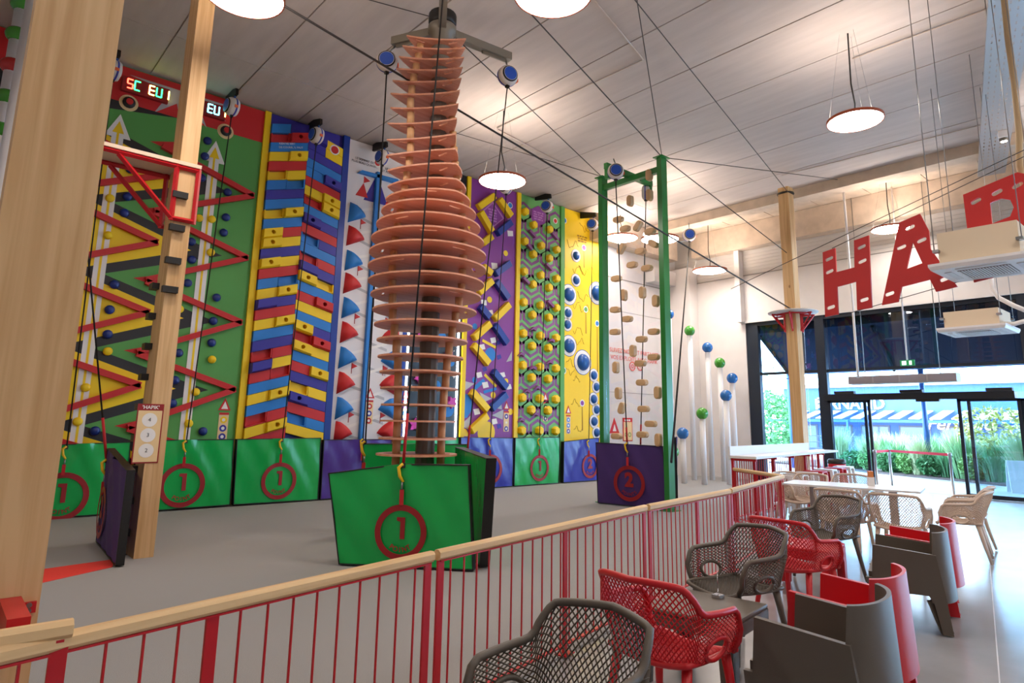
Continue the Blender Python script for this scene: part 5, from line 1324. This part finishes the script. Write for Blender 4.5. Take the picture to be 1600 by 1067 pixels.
def box_chair(label, x, y, rz, m):
    t = thing('box_armchair', label, 'armchair', (x, y, 0), rz, 'moulded box armchairs')
    # side panels with arm and leg cut
    for s_ in (-1, 1):
        prof = [(.27, 0), (.30, .36), (.255, .36), (.235, .615), (-.20, .575), (-.24, .30), (-.27, 0), (-.20, 0), (-.16, .22), (-.13, .27), (.15, .27), (.19, .23), (.205, 0)]
        mb = MB(); mb.prism([(s_ * .31 - .018, yy, z) for yy, z in prof], (.036, 0, 0)); mb.build('side_panel', m, t)
    # curved back
    N = 26
    def bk(u, v):
        a = PI * u; r = .30 - .0 * v; lean = -.05 * v
        k = .93 if v > .9 else 1
        return (-.315 * math.cos(a), -.12 - .19 * math.sin(a) ** .8 + .0 + lean * -1 * .2, .22 + .52 * v + .0)
    mb = MB(); vs = []; fs = []
    for i in range(N + 1):
        u = i / N; a = PI * u
        top = .74 if math.sin(a) > .30 else .575
        for (ro, z) in ((1., .22), (1., top), (.89, top), (.89, .30)):
            vs.append((-.326 * ro * math.cos(a), -.12 - .185 * ro * math.sin(a) ** .9 - (.74 - z) * .05, z))
    for i in range(N):
        for j in range(4): fs.append((i * 4 + j, i * 4 + (j + 1) % 4, (i + 1) * 4 + (j + 1) % 4, (i + 1) * 4 + j))
    fs += [(0, 1, 2, 3), tuple(N * 4 + j for j in (3, 2, 1, 0))]
    mb.add(vs, fs, True); o = mb.build('back', m, t); es = o.modifiers.new('split', 'EDGE_SPLIT'); es.split_angle = R_(40)
    mb = MB(); mb.prism([(x_, y_, .355) for x_, y_ in [(-.29, .28), (.29, .28), (.29, -.12), (.2, -.24), (0, -.29), (-.2, -.24), (-.29, -.12)]], (0, 0, .045)); mb.build('seat', m, t)
    mb = MB(); mb.bx((-.29, .235, .25), (.29, .27, .36)); mb.build('front_apron', m, t)
    for s_ in (-1, 1):
        mb = MB(); a0 = [(s_ * .328, -.12), (s_ * .24, -.20), (s_ * .205, -.17), (s_ * .29, -.11)]
        vs = [(x_, y_, .23) for x_, y_ in a0] + [(x_ * .98 + (0), y_ - .075, 0) for x_, y_ in a0]
        mb.add(vs, [(0, 1, 2, 3), (7, 6, 5, 4)] + [(i, i + 4, (i + 1) % 4 + 4, (i + 1) % 4) for i in range(4)]); mb.build('rear_leg', m, t)
    return t
def bc(u, v, side, th):
    p = onZ(u, v, .615); c_, s_ = math.cos(R_(th)), math.sin(R_(th)); lx, ly = .31 * side, .235
    return float(p[0] - (lx * c_ - ly * s_)), float(p[1] - (lx * s_ + ly * c_))
box_chair('taupe moulded box armchair at the taupe low table', *bc(1180, 963, -1, 8), R_(8), M_taupe)
box_chair('red moulded box armchair close behind the taupe one at the taupe low table', *bc(1283, 895, 1, 8), R_(8), M_redp)
box_chair('taupe moulded box armchair at the red low table', *bc(1363, 850, -1, 18), R_(18), M_taupe)
box_chair('red moulded box armchair beyond the taupe one at the red low table', *bc(1390, 821, 1, 16), R_(16), M_redp)

def low_table(label, x, y, rz, m, s=.60, h=.43):
    t = thing('low_table', label, 'table', (x, y, 0), rz); a = s / 2
    mb = MB(); mb.bx((-a, -a, h - .03), (a, a, h)); top = mb.build('tabletop', m, t)
    md = top.modifiers.new('bevel', 'BEVEL'); md.width = .012; md.segments = 2
    arch = [(-a, 0), (-a, h - .03), (a, h - .03), (a, 0), (a - .075, 0), (a - .09, h - .16), (a - .14, h - .10), (-a + .14, h - .10), (-a + .09, h - .16), (-a + .075, 0)]
    for k in range(4):
        mb = MB(); ang = k * PI / 2; ca_, sa_ = math.cos(ang), math.sin(ang)
        pts = [(u, -a, z) for u, z in arch]
        pts = [(p[0] * ca_ - p[1] * sa_, p[0] * sa_ + p[1] * ca_, p[2]) for p in pts]
        nrm = np.array([-sa_ * -1 * -1, ca_ * -1, 0]) * -.028; nrm = np.array([-sa_, ca_, 0]) * .028
        mb.prism(pts, nrm); mb.build('leg_frame', m, t)
    return t
low_table('taupe moulded low table with a small menu holder', 3.84, 2.51, R_(9), M_taupe)
low_table('red moulded low table between lattice chairs', 6.54, 3.12, R_(11), M_redp)
ph = onZ(1122, 934, .43)
t = thing('menu_holder', 'small clear card stand on the taupe low table', 'card holder', (ph[0], ph[1], .43))
mb = MB(); mb.box((0, 0, .012), (.06, .06, .02)); mb.build('holder_base', mat('chrome', (200, 200, 205), .15, 1), t)
mb = MB(); mb.tube([(0, 0, .02), (0, 0, .16)], .003, 6); mb.build('holder_wire', mat('chrome', (200, 200, 205), .15, 1), t)
ph = onZ(1251, 870, .43); ph = np.array([6.4, 3.2, .43])
t = thing('menu_card', 'orange menu card standing on the red low table', 'menu card', tuple(ph), R_(20))
mb = MB(); mb.box((0, 0, .08), (.1, .012, .16)); mb.build('card', mat('card_orange', (226, 120, 90), .5), t)
mb = MB(); mb.box((0, 0, .005), (.1, .05, .01)); mb.build('card_foot', M_whitep, t)

# white long table
tc = np.array([9.8, 3.95]); tt = thing('dining_table', 'long white cafe table surrounded by beige chairs', 'table', (tc[0], tc[1], 0), R_(13))
mb = MB(); mb.bx((-.38, -.85, .725), (.38, .85, .75)); mb.build('tabletop', M_whitep, tt)
for y in (-.5, .5):
    mb = MB(); mb.bx((-.05, y - .05, .01), (.05, y + .05, .725)); mb.build('leg', mat('leg_grey', (170, 165, 165), .4, .4), tt)
    mb = MB(); mb.bx((-.24, y - .24, 0), (.24, y + .24, .012)); mb.build('base_plate', mat('base_dark', (50, 52, 58), .2, .6), tt)
p = onZ(1343, 759, .75); p = np.array([9.95, 3.75])
t = thing('card_holder', 'white box with orange card on the white table', 'card holder', (p[0], p[1], .75), R_(30))
mb = MB(); mb.box((0, 0, .06), (.11, .08, .12)); mb.build('holder_body', M_whitep, t)
mb = MB(); mb.box((0, 0, .16), (.11, .06, .08)); mb.build('holder_card', mat('card_orange2', (214, 130, 70), .5), t)

# bar counter
ca0, cb0 = np.array([10.1, 5.98]), np.array([15.0, 6.72]); e = (cb0 - ca0); L = np.linalg.norm(e); ang = math.atan2(e[1], e[0])
bc = thing('bar_counter', 'long white bar counter on red posts beside the wooden post', 'counter', (ca0[0], ca0[1], 0), ang)
mb = MB(); mb.bx((0, -.42, 1.01), (L, .02, 1.05)); mb.build('counter_top', M_whitep, bc)
mb = MB(); mb.bx((0, .02, .98), (L - .6, .05, 1.20)); mb.build('upstand', M_whitep, bc)
for i in range(6):
    x = .05 + i * (L - .1) / 5; mb = MB(); mb.bx((x - .03, -.03, 0), (x + .03, .015, 1.01)); mb.build('post', M_red, bc)
    if i < 5: mb = MB(); mb.bx((x - .015, -.40, .97), (x + .015, 0, 1.01)); mb.build('bracket', M_red, bc)
for i in range(46):
    x = .08 + (i + .5) * (L - .16) / 46; mb = MB(); mb.bx((x - .004, -.006, .06), (x + .004, .006, .98)); mb.build('baluster', M_red, bc)
mb = MB(); mb.bx((0, -.02, .05), (L, .02, .065)); mb.build('bottom_bar', M_red, bc)
def stool(label, x, y, rz, m):
    t = thing('bar_stool', label, 'stool', (x, y, 0), rz, 'bar stools along the counter'); h = .72
    mb = MB(); mb.bx((-.17, -.17, h - .035), (.17, .17, h)); mb.build('seat', m, t)
    for sx_ in (-1, 1):
        for sy_ in (-1, 1):
            mb = MB(); vs = []
            for z, k, w in ((h - .035, .15, .028), (0, .20, .020)):
                vs += [(sx_ * k + a * w, sy_ * k + b * w, z) for a, b in ((-1, -1), (1, -1), (1, 1), (-1, 1))]
            mb.add(vs, [(0, 1, 2, 3), (7, 6, 5, 4)] + [(i, i + 4, (i + 1) % 4 + 4, (i + 1) % 4) for i in range(4)]); mb.build('leg', m, t)
    for k in range(4):
        a = k * PI / 2; mb = MB(); mb.box((math.cos(a) * .175, math.sin(a) * .175, .25), (.02, .33, .03), a); mb.build('footrest', m, t)
    return t
nn = np.array([e[1], -e[0]]) / L; ee = e / L
for i, (s_, lab, m) in enumerate([(.95, 'white bar stool nearest the railing corner end of the counter', M_whitep), (1.5, 'white bar stool second from the railing corner end', M_whitep), (2.1, 'white bar stool in the middle of the counter', M_whitep), (2.7, 'red bar stool at the counter next to white ones', M_redp), (3.4, 'white bar stool beyond the red one', M_whitep), (4.1, 'red bar stool beside the wooden post', M_redp), (4.75, 'white bar stool at the window end of the counter', M_whitep)]):
    p = ca0 + ee * s_ + nn * .55; stool(lab, p[0], p[1], ang, m)
# small railing end at the window
railing('short white topped railing between the counter and the glazing', (15.8, 7.25), (16.8, 7.4), 6, (0, 1), z=1.0, rail_m=M_whitep)
# bin
p = onZ(1307, 719, .76); 
t = thing('waste_bin', 'red round waste bin with a black lid', 'bin', (p[0], p[1], 0))
mb = MB(); mb.lathe([(.17, 0), (.19, .02), (.2, .66), (.2, .68)], 24); mb.build('bin_body', mat('bin_red', (206, 22, 40), .3), t)
mb = MB(); mb.lathe([(.205, .68), (.21, .70), (.205, .76), (.17, .79), (0, .8)], 24); mb.build('bin_lid', M_black, t)
# belt barrier
bp_ = [onX(1366, 700, 17.7), onX(1389, 700, 18.9), onX(1483, 700, 17.75)]
pts_b = []
for lab, p in zip(('belt barrier post beside the door leaf', 'belt barrier post standing outside the doorway', 'belt barrier post near the fixed door leaf'), bp_):
    t = thing('barrier_post', lab, 'barrier post', (p[0], p[1], 0 if p[0] < 18.3 else -.02), group='belt barrier posts')
    mb = MB(); mb.lathe([(.16, 0), (.16, .015), (.06, .03), (.03, .04), (.03, .92), (.04, .93), (.04, 1.0), (.02, 1.01)], 18); mb.build('post_shaft', mat('post_steel', (165, 166, 170), .3, .7), t); pts_b.append(np.array([p[0], p[1], 0]))
for lab, a, b in (('red barrier belt across the doorway', pts_b[0], pts_b[1]), ('long red barrier belt across the doorway', pts_b[1], pts_b[2])):
    mb = MB(); d = b - a; n2 = np.array([-d[1], d[0], 0]); n2 = n2 / np.linalg.norm(n2) * .004
    u_ = d / np.linalg.norm(d) * .045
    mb.prism([u_ + [0, 0, .93], d - u_ + [0, 0, .93], d - u_ + [0, 0, .99], u_ + [0, 0, .99]], n2); tag(mb.build('barrier_belt', mat('belt_red', (214, 20, 70), .6), None, TR(*a)), lab, 'belt', 'barrier belts')

# ================================================================== OUTSIDE
mb = MB(); mb.bx((XW + .25, -40, -.3), (90, 60, -.02)); struct(mb.build('ground_outside', mat('pavement', (196, 196, 200), .8, noise=.1, scale=2)))
pav = thing('paving', 'pale paving strip in front of the planted bed outside', 'paving')
be = [onZ(u, v, -.02) for u, v in [(1316, 734), (1390, 742), (1508, 753), (1600, 763), (1800, 790)]]
bed = [(p[0], p[1]) for p in be] + [(30, 1.0), (33, 14), (27.5, 14.5)]
bpy.data.objects.remove(pav)
mb = MB(); mb.prism([(x, y, -.02) for x, y in bed], (0, 0, .06)); tag(mb.build('planting_bed', mat('soil', (96, 84, 84), .9, noise=.2, scale=8)), 'dark soil planting bed along the outdoor path', 'planting bed')
c_near_l = onX(1187, 523, 18.7); c_far_l = onX(1233, 584, 25.2); c_far_r = onX(1640, 566, 25.2); c_near_r = np.array([18.7, -3.0, c_near_l[2]])
cn = thing('canopy', 'dark sloping canopy roof outside above the glazed front', 'canopy', (18.7, 5, 0)); o_ = np.array([18.7, 5, 0])
M_can = mat('canopy_dark', (27, 31, 44), 1.0); M_can.node_tree.nodes['Principled BSDF'].inputs['Specular IOR Level'].default_value = 0
c_far_r = np.array([25.2, -3.0, c_far_l[2]])
mb = MB(); mb.prism([c_near_l - o_, c_far_l - o_, c_far_r - o_, c_near_r - o_], (0, 0, .15)); mb.build('canopy_deck', M_can, cn)
mb = MB(); mb.bx((-.35, c_near_r[1] - 5, c_near_l[2] - .02), (.02, c_near_l[1] - 5 + .3, 5.2)); mb.build('canopy_fascia', M_can, cn)
M_stb = mat('steel_blue', (44, 84, 150), .4, .2)
mb = MB(); mb.tube([c_far_l - o_, c_far_r - o_], .06, 6); mb.build('front_beam', M_stb, cn)
for k in range(5):
    f = k / 4; a = c_near_l * (1 - f) + c_near_r * f - o_; b = c_far_l * (1 - f) + c_far_r * f - o_
    mb = MB(); mb.tube([a - [0, 0, .05], b - [0, 0, .05]], .05, 6); mb.build('rafter', M_can, cn)
for u, v in ((1454, 744), (1240, 716)):
    p = onX(u, v, 25.1); mb = MB(); mb.tube([(p[0] - o_[0], p[1] - o_[1], -.02), (p[0] - o_[0], p[1] - o_[1], c_far_l[2])], .09, 8); mb.build('canopy_post', M_stb, cn)
# thin tie rods seen in the open corner
for a, b in (((1188, 570), (1232, 580)), ((1188, 585), (1232, 592)), ((1209, 545), (1209, 585))):
    mb = MB(); mb.tube([onX(*a, 19.2) - o_, onX(*b, 19.2) - o_], .012, 5); mb.build('tie_rod', M_can, cn)
# building across the path
XB = 44.
bo = np.array([XB, 14, 0.])
bd = thing('cafe_building', 'dark blue single storey restaurant building across the path', 'building', tuple(bo))
bb = lambda u, v, x=XB: onX(u, v, x) - bo
M_bld = mat('building_blue', (62, 88, 138), .6); M_bw = mat('building_white', (226, 228, 232), .6)
yl = bb(1225, 620)[1]; yr_ = -26.; zt_b = bb(1400, 603)[2]
mb = MB(); mb.bx((0, yr_, -.02), (8, yl, zt_b)); mb.build('wall', M_bld, bd)
mb = MB(); mb.bx((-.25, yr_, zt_b), (8.2, yl + .3, zt_b + .25)); mb.build('parapet', M_bw, bd)
zsh = bb(1300, 651)[2]; zw1 = bb(1400, 660)[2]
mb = MB(); mb.bx((-2.4, yr_, zsh - .35), (0, yl + 2.0, zsh - .2)); mb.build('awning_beam', M_stb, bd)
na = 34
for i in range(na):
    y0 = yl + 2.0 - i * 1.05
    mb = MB(); mb.prism([(-2.6, y0, zsh - .15), (-2.6, y0 - .55, zsh - .15), (-.1, y0 - .55, zsh + .35), (-.1, y0, zsh + .35)], (0, 0, .04)); mb.build('awning_slat', M_bw, bd)
    if i % 6 == 0: mb = MB(); mb.tube([(-2.5, y0 - .8, 0), (-2.5, y0 - .8, zsh - .2)], .07, 6); mb.build('awning_post', M_bw if i % 12 == 0 else M_stb, bd)
for i in range(14):
    y0 = yl - .5 - i * 2.2
    mb = MB(); mb.bx((-.04, y0 - 1.7, .1), (0.0, y0, zsh - .5)); w_ = mb.build('shop_window', mat('shop_frame', (90, 84, 92), .5), bd)
    mb = MB(); mb.bx((-.06, y0 - 1.6, .2), (-.04, y0 - .1, zsh - .6)); mb.build('pane', mat('shop_glass', (98, 108, 128), .1), w_)
p = bb(1284, 630); Mt = lambda p, s=1.: frame(p, (0, -1, 0), (0, 0, 1), (-1, 0, 0))
M_sg = mat('sign_white', (244, 244, 246), .5)
put('sign_letters', text_mesh('B', M_sg, .95, .05, 0, .01), bd, Mt(p + [-.1, 0, 0]))
put('sign_letters', text_mesh('FERNAND', M_sg, .95, .05, 0, .01), bd, Mt(bb(1327, 632) + [-.1, 0, 0]))
put('neon_sign', text_mesh('Fernand', emit('neon_warm', (255, 236, 200), 4.0), 1.0, .02, .35, .0), bd, Mt(bb(1500, 663) + [-.3, 0, 0]))
# railing across
t = thing('outdoor_fence', 'thin dark post and rail fence behind the outdoor planting', 'fence', (33.5, 10, 0))
for z in (.5, .8, 1.1): mb = MB(); mb.tube([(0, -14, z), (0, 12, z)], .02, 4); mb.build('rail', M_alu, t)
for i in range(14): mb = MB(); mb.tube([(0, -14 + i * 2, -.02), (0, -14 + i * 2, 1.12)], .03, 4); mb.build('post', M_alu, t)
# plants
def leaf_mat(n, c): return mat(n, c, .6)
def grass_mesh(nb, h, spread, m, seed):
    r = random.Random(seed); mb = MB()
    for i in range(nb):
        a = r.uniform(0, 2 * PI); d = r.uniform(0, .25); hh = h * r.uniform(.6, 1.05); lean = spread * r.uniform(.3, 1.)
        bx_, by_ = d * math.cos(a), d * math.sin(a); w = .012; px, py = -math.sin(a) * w, math.cos(a) * w
        q = [(bx_, by_, 0), (bx_ + lean * .35 * math.cos(a), by_ + lean * .35 * math.sin(a), hh * .6), (bx_ + lean * math.cos(a), by_ + lean * math.sin(a), hh * r.uniform(.85, 1))]
        mb.add([(q[0][0] - px, q[0][1] - py, 0), (q[0][0] + px, q[0][1] + py, 0), (q[1][0] + px, q[1][1] + py, q[1][2]), (q[1][0] - px, q[1][1] - py, q[1][2]), q[2]], [(0, 1, 2, 3), (3, 2, 4)])
    me = bpy.data.meshes.new('grass'); me.from_pydata(mb.v, [], mb.f); me.materials.append(m); return me
def bush_mesh(nl, rx, rz_, m, seed, ls=.09):
    r = random.Random(seed); mb = MB()
    for i in range(nl):
        a, b = r.uniform(0, 2 * PI), math.acos(r.uniform(-1, 1)); k = r.uniform(.35, 1) ** .5
        p = Vector((rx * k * math.sin(b) * math.cos(a), rx * k * math.sin(b) * math.sin(a), rz_ + rz_ * k * math.cos(b)))
        u = Vector((r.uniform(-1, 1), r.uniform(-1, 1), r.uniform(-.4, 1))).normalized(); v = u.cross(Vector((r.uniform(-1, 1), r.uniform(-1, 1), r.uniform(-1, 1)))).normalized()
        s_ = ls * r.uniform(.6, 1.3); mb.add([p - u * s_, p + v * s_ * .4, p + u * s_, p - v * s_ * .4], [(0, 1, 2, 3)])
    me = bpy.data.meshes.new('leaves'); me.from_pydata(mb.v, [], mb.f); me.materials.append(m); return me
G = [grass_mesh(420, 1.15, .42, leaf_mat('grass_a', (120, 170, 120)), 1), grass_mesh(420, 1.35, .45, leaf_mat('grass_b', (168, 184, 140)), 2), grass_mesh(380, .9, .4, leaf_mat('grass_c', (92, 150, 104)), 3)]
S_ = [bush_mesh(900, .55, .42, leaf_mat('bush_a', (70, 128, 78)), 4), bush_mesh(900, .5, .5, leaf_mat('bush_b', (110, 160, 90)), 5)]
e_f = np.array(bed[3]) - np.array(bed[0]); 
for i in range(26):
    f = (i + .5) / 26; row = i % 3
    p = np.array(bed[0]) + e_f * (f * 1.12 - .03) + np.array([.8 + row * 1.5, .3]) + rng.uniform(-.25, .25, 2)
    k = 2 if row == 0 and i % 2 else int(rng.randint(0, 2))
    t = thing('ornamental_grass', ('tall green tuft of ornamental grass in the outdoor bed', 'pale feathery tuft of ornamental grass in the outdoor bed', 'low dark green tuft of grass at the edge of the outdoor bed')[k], 'grass', (p[0], p[1], .03), rng.uniform(0, 6), 'ornamental grasses outdoors'); sc = rng.uniform(.9, 1.25); t.scale = (sc,) * 3
    put('blades', G[k], t)['kind'] = 'stuff'
for i, f in enumerate((.08, .2, .33, .45, .58, .8)):
    p = np.array(bed[0]) + e_f * f + np.array([.55, .2]); t = thing('shrub', 'small rounded green shrub at the front of the outdoor bed', 'shrub', (p[0], p[1], .03), i, 'low shrubs outdoors'); put('leaves', S_[i % 2], t)['kind'] = 'stuff'; t.scale = (.8,) * 3
    mb = MB(); mb.tube([(0, 0, 0), (0, 0, .5)], .02, 5); mb.build('stem', mat('bark', (92, 74, 60), .8), t)
TM = [bush_mesh(2600, 1.1, 1.25, leaf_mat('tree_a', (104, 158, 92)), 8, .11), bush_mesh(700, 1.25, .8, leaf_mat('tree_b', (196, 186, 96)), 9, .11)]
for lab, (u, v, x), k, zb, sc in [('leafy green young tree outside the first window pane', (1204, 640, 27.), 0, .4, 1.05), ('yellow leaved small tree outside the fixed door leaf', (1548, 640, 25.5), 1, 1.1, .85)]:
    p = onX(u, v, x); t = thing('tree', lab, 'tree', (p[0], p[1], 0)); t.scale = (sc,) * 3
    o = put('crown', TM[k], t, TR(0, 0, zb)); o['kind'] = 'stuff'
    mb = MB(); mb.tube([(0, 0, 0), (.05, .02, 1.2), (0, .05, zb + 1.2)], [.05, .04, .02], 7); mb.build('trunk', mat('bark', (92, 74, 60), .8), t)
# pavement sign outside
p = onZ(1592, 770, -.02)
t = thing('pavement_sign', 'pale folding sign stand on the outdoor path', 'sign', (p[0], p[1], -.02), .5)
for s_ in (-1, 1):
    mb = MB(); mb.box((s_ * .1, 0, .4), (.03, .4, .8), 0, Matrix.Rotation(-s_ * .2, 3, 'Y')); mb.build('sign_leaf', mat('sign_pale', (200, 201, 203), .5), t)
